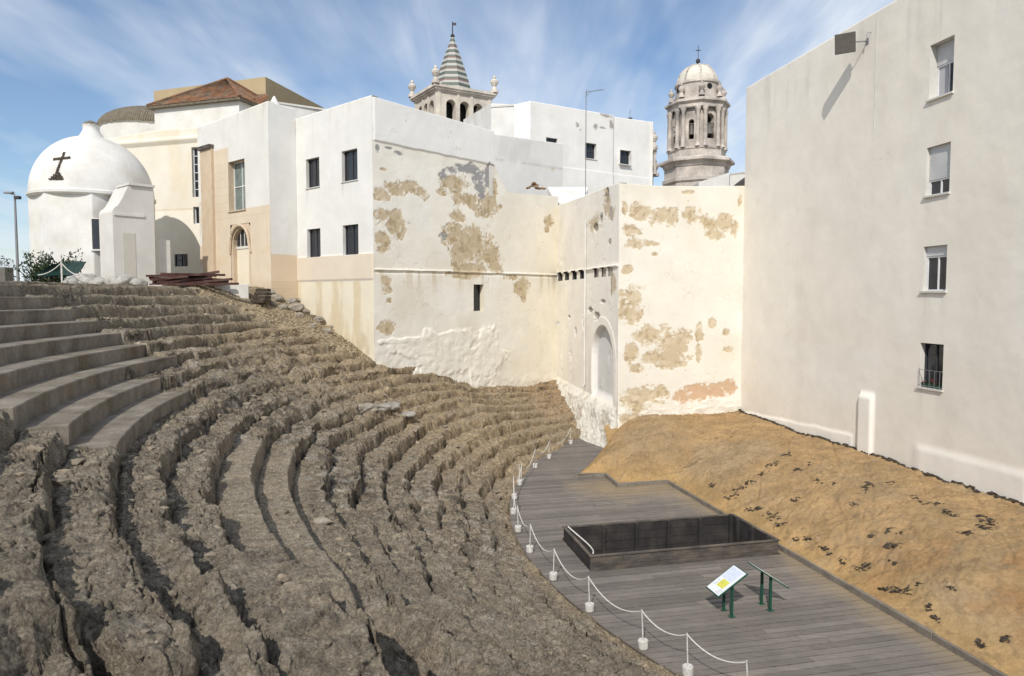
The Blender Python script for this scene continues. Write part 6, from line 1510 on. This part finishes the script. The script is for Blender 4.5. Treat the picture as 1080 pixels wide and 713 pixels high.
def cloud(rot, sc, off, lo, hi, amp, det=8.0, dist=.6):
    mp = nd(nt, 'ShaderNodeMapping'); mp.inputs['Rotation'].default_value = (0, 0, R(rot)); mp.inputs['Scale'].default_value = sc; mp.inputs['Location'].default_value = off; L(cv.outputs[0], mp.inputs['Vector'])
    n = nd(nt, 'ShaderNodeTexNoise', Scale=1.0, Detail=det, Roughness=.6, Distortion=dist); L(mp.outputs[0], n.inputs['Vector'])
    r = nd(nt, 'ShaderNodeMapRange'); r.inputs['From Min'].default_value = lo; r.inputs['From Max'].default_value = hi; r.inputs['To Max'].default_value = amp; L(n.outputs['Fac'], r.inputs['Value'])
    return r.outputs[0]
c1 = cloud(-32, (3.2, .45, 1), (3.1, 1.7, 0), .40, .75, 1.1); c2 = cloud(-24, (.7, .3, 1), (1.9, .2, 0), .36, .66, .8, 5.0, .3)
c3 = cloud(-44, (7, 1.0, 1), (7, 2, 0), .45, .8, .6)
s1_ = nd(nt, 'ShaderNodeMath', operation='ADD'); L(c1, s1_.inputs[0]); L(c3, s1_.inputs[1])
s2_ = nd(nt, 'ShaderNodeMath', operation='MULTIPLY_ADD'); L(s1_.outputs[0], s2_.inputs[0]); L(c2, s2_.inputs[1]); 
s3_ = nd(nt, 'ShaderNodeMath', operation='MULTIPLY'); L(c2, s3_.inputs[0]); s3_.inputs[1].default_value = .75; L(s3_.outputs[0], s2_.inputs[2])
s4_ = nd(nt, 'ShaderNodeMath', operation='MULTIPLY'); L(s2_.outputs[0], s4_.inputs[0]); s4_.inputs[1].default_value = 1.25; s4_.use_clamp = True
mx = nd(nt, 'ShaderNodeMix', data_type='RGBA'); L(s4_.outputs[0], mx.inputs[0]); L(sky.outputs[0], mx.inputs[6]); mx.inputs[7].default_value = (6.2, 6.7, 7.4, 1)
L(mx.outputs[2], bg.inputs['Color'])
ld = bpy.data.lights.new('sun', 'SUN'); ld.energy = 3.7; ld.angle = R(.6); ld.color = (1.0, .95, .87)
lo = bpy.data.objects.new('sun', ld); COL.objects.link(lo)
from mathutils import Vector
lo.rotation_euler = Vector(SUN).to_track_quat('-Z', 'Y').to_euler(); lo.location = (-20, -30, 40)
cd = bpy.data.cameras.new('camera'); cam = bpy.data.objects.new('camera', cd); COL.objects.link(cam); SC.camera = cam
cd.sensor_width = 36; cd.lens = F / 1080 * 36; cam.location = (0, 0, 0); cam.rotation_euler = (math.pi / 2 - PITCH, 0, 0); cd.clip_end = 20000; cd.clip_start = .05
vs = SC.view_settings; vs.view_transform = 'Standard'; vs.look = 'None'; vs.exposure = 0.0; vs.gamma = 1
SC.render.resolution_x = 1024; SC.render.resolution_y = 676
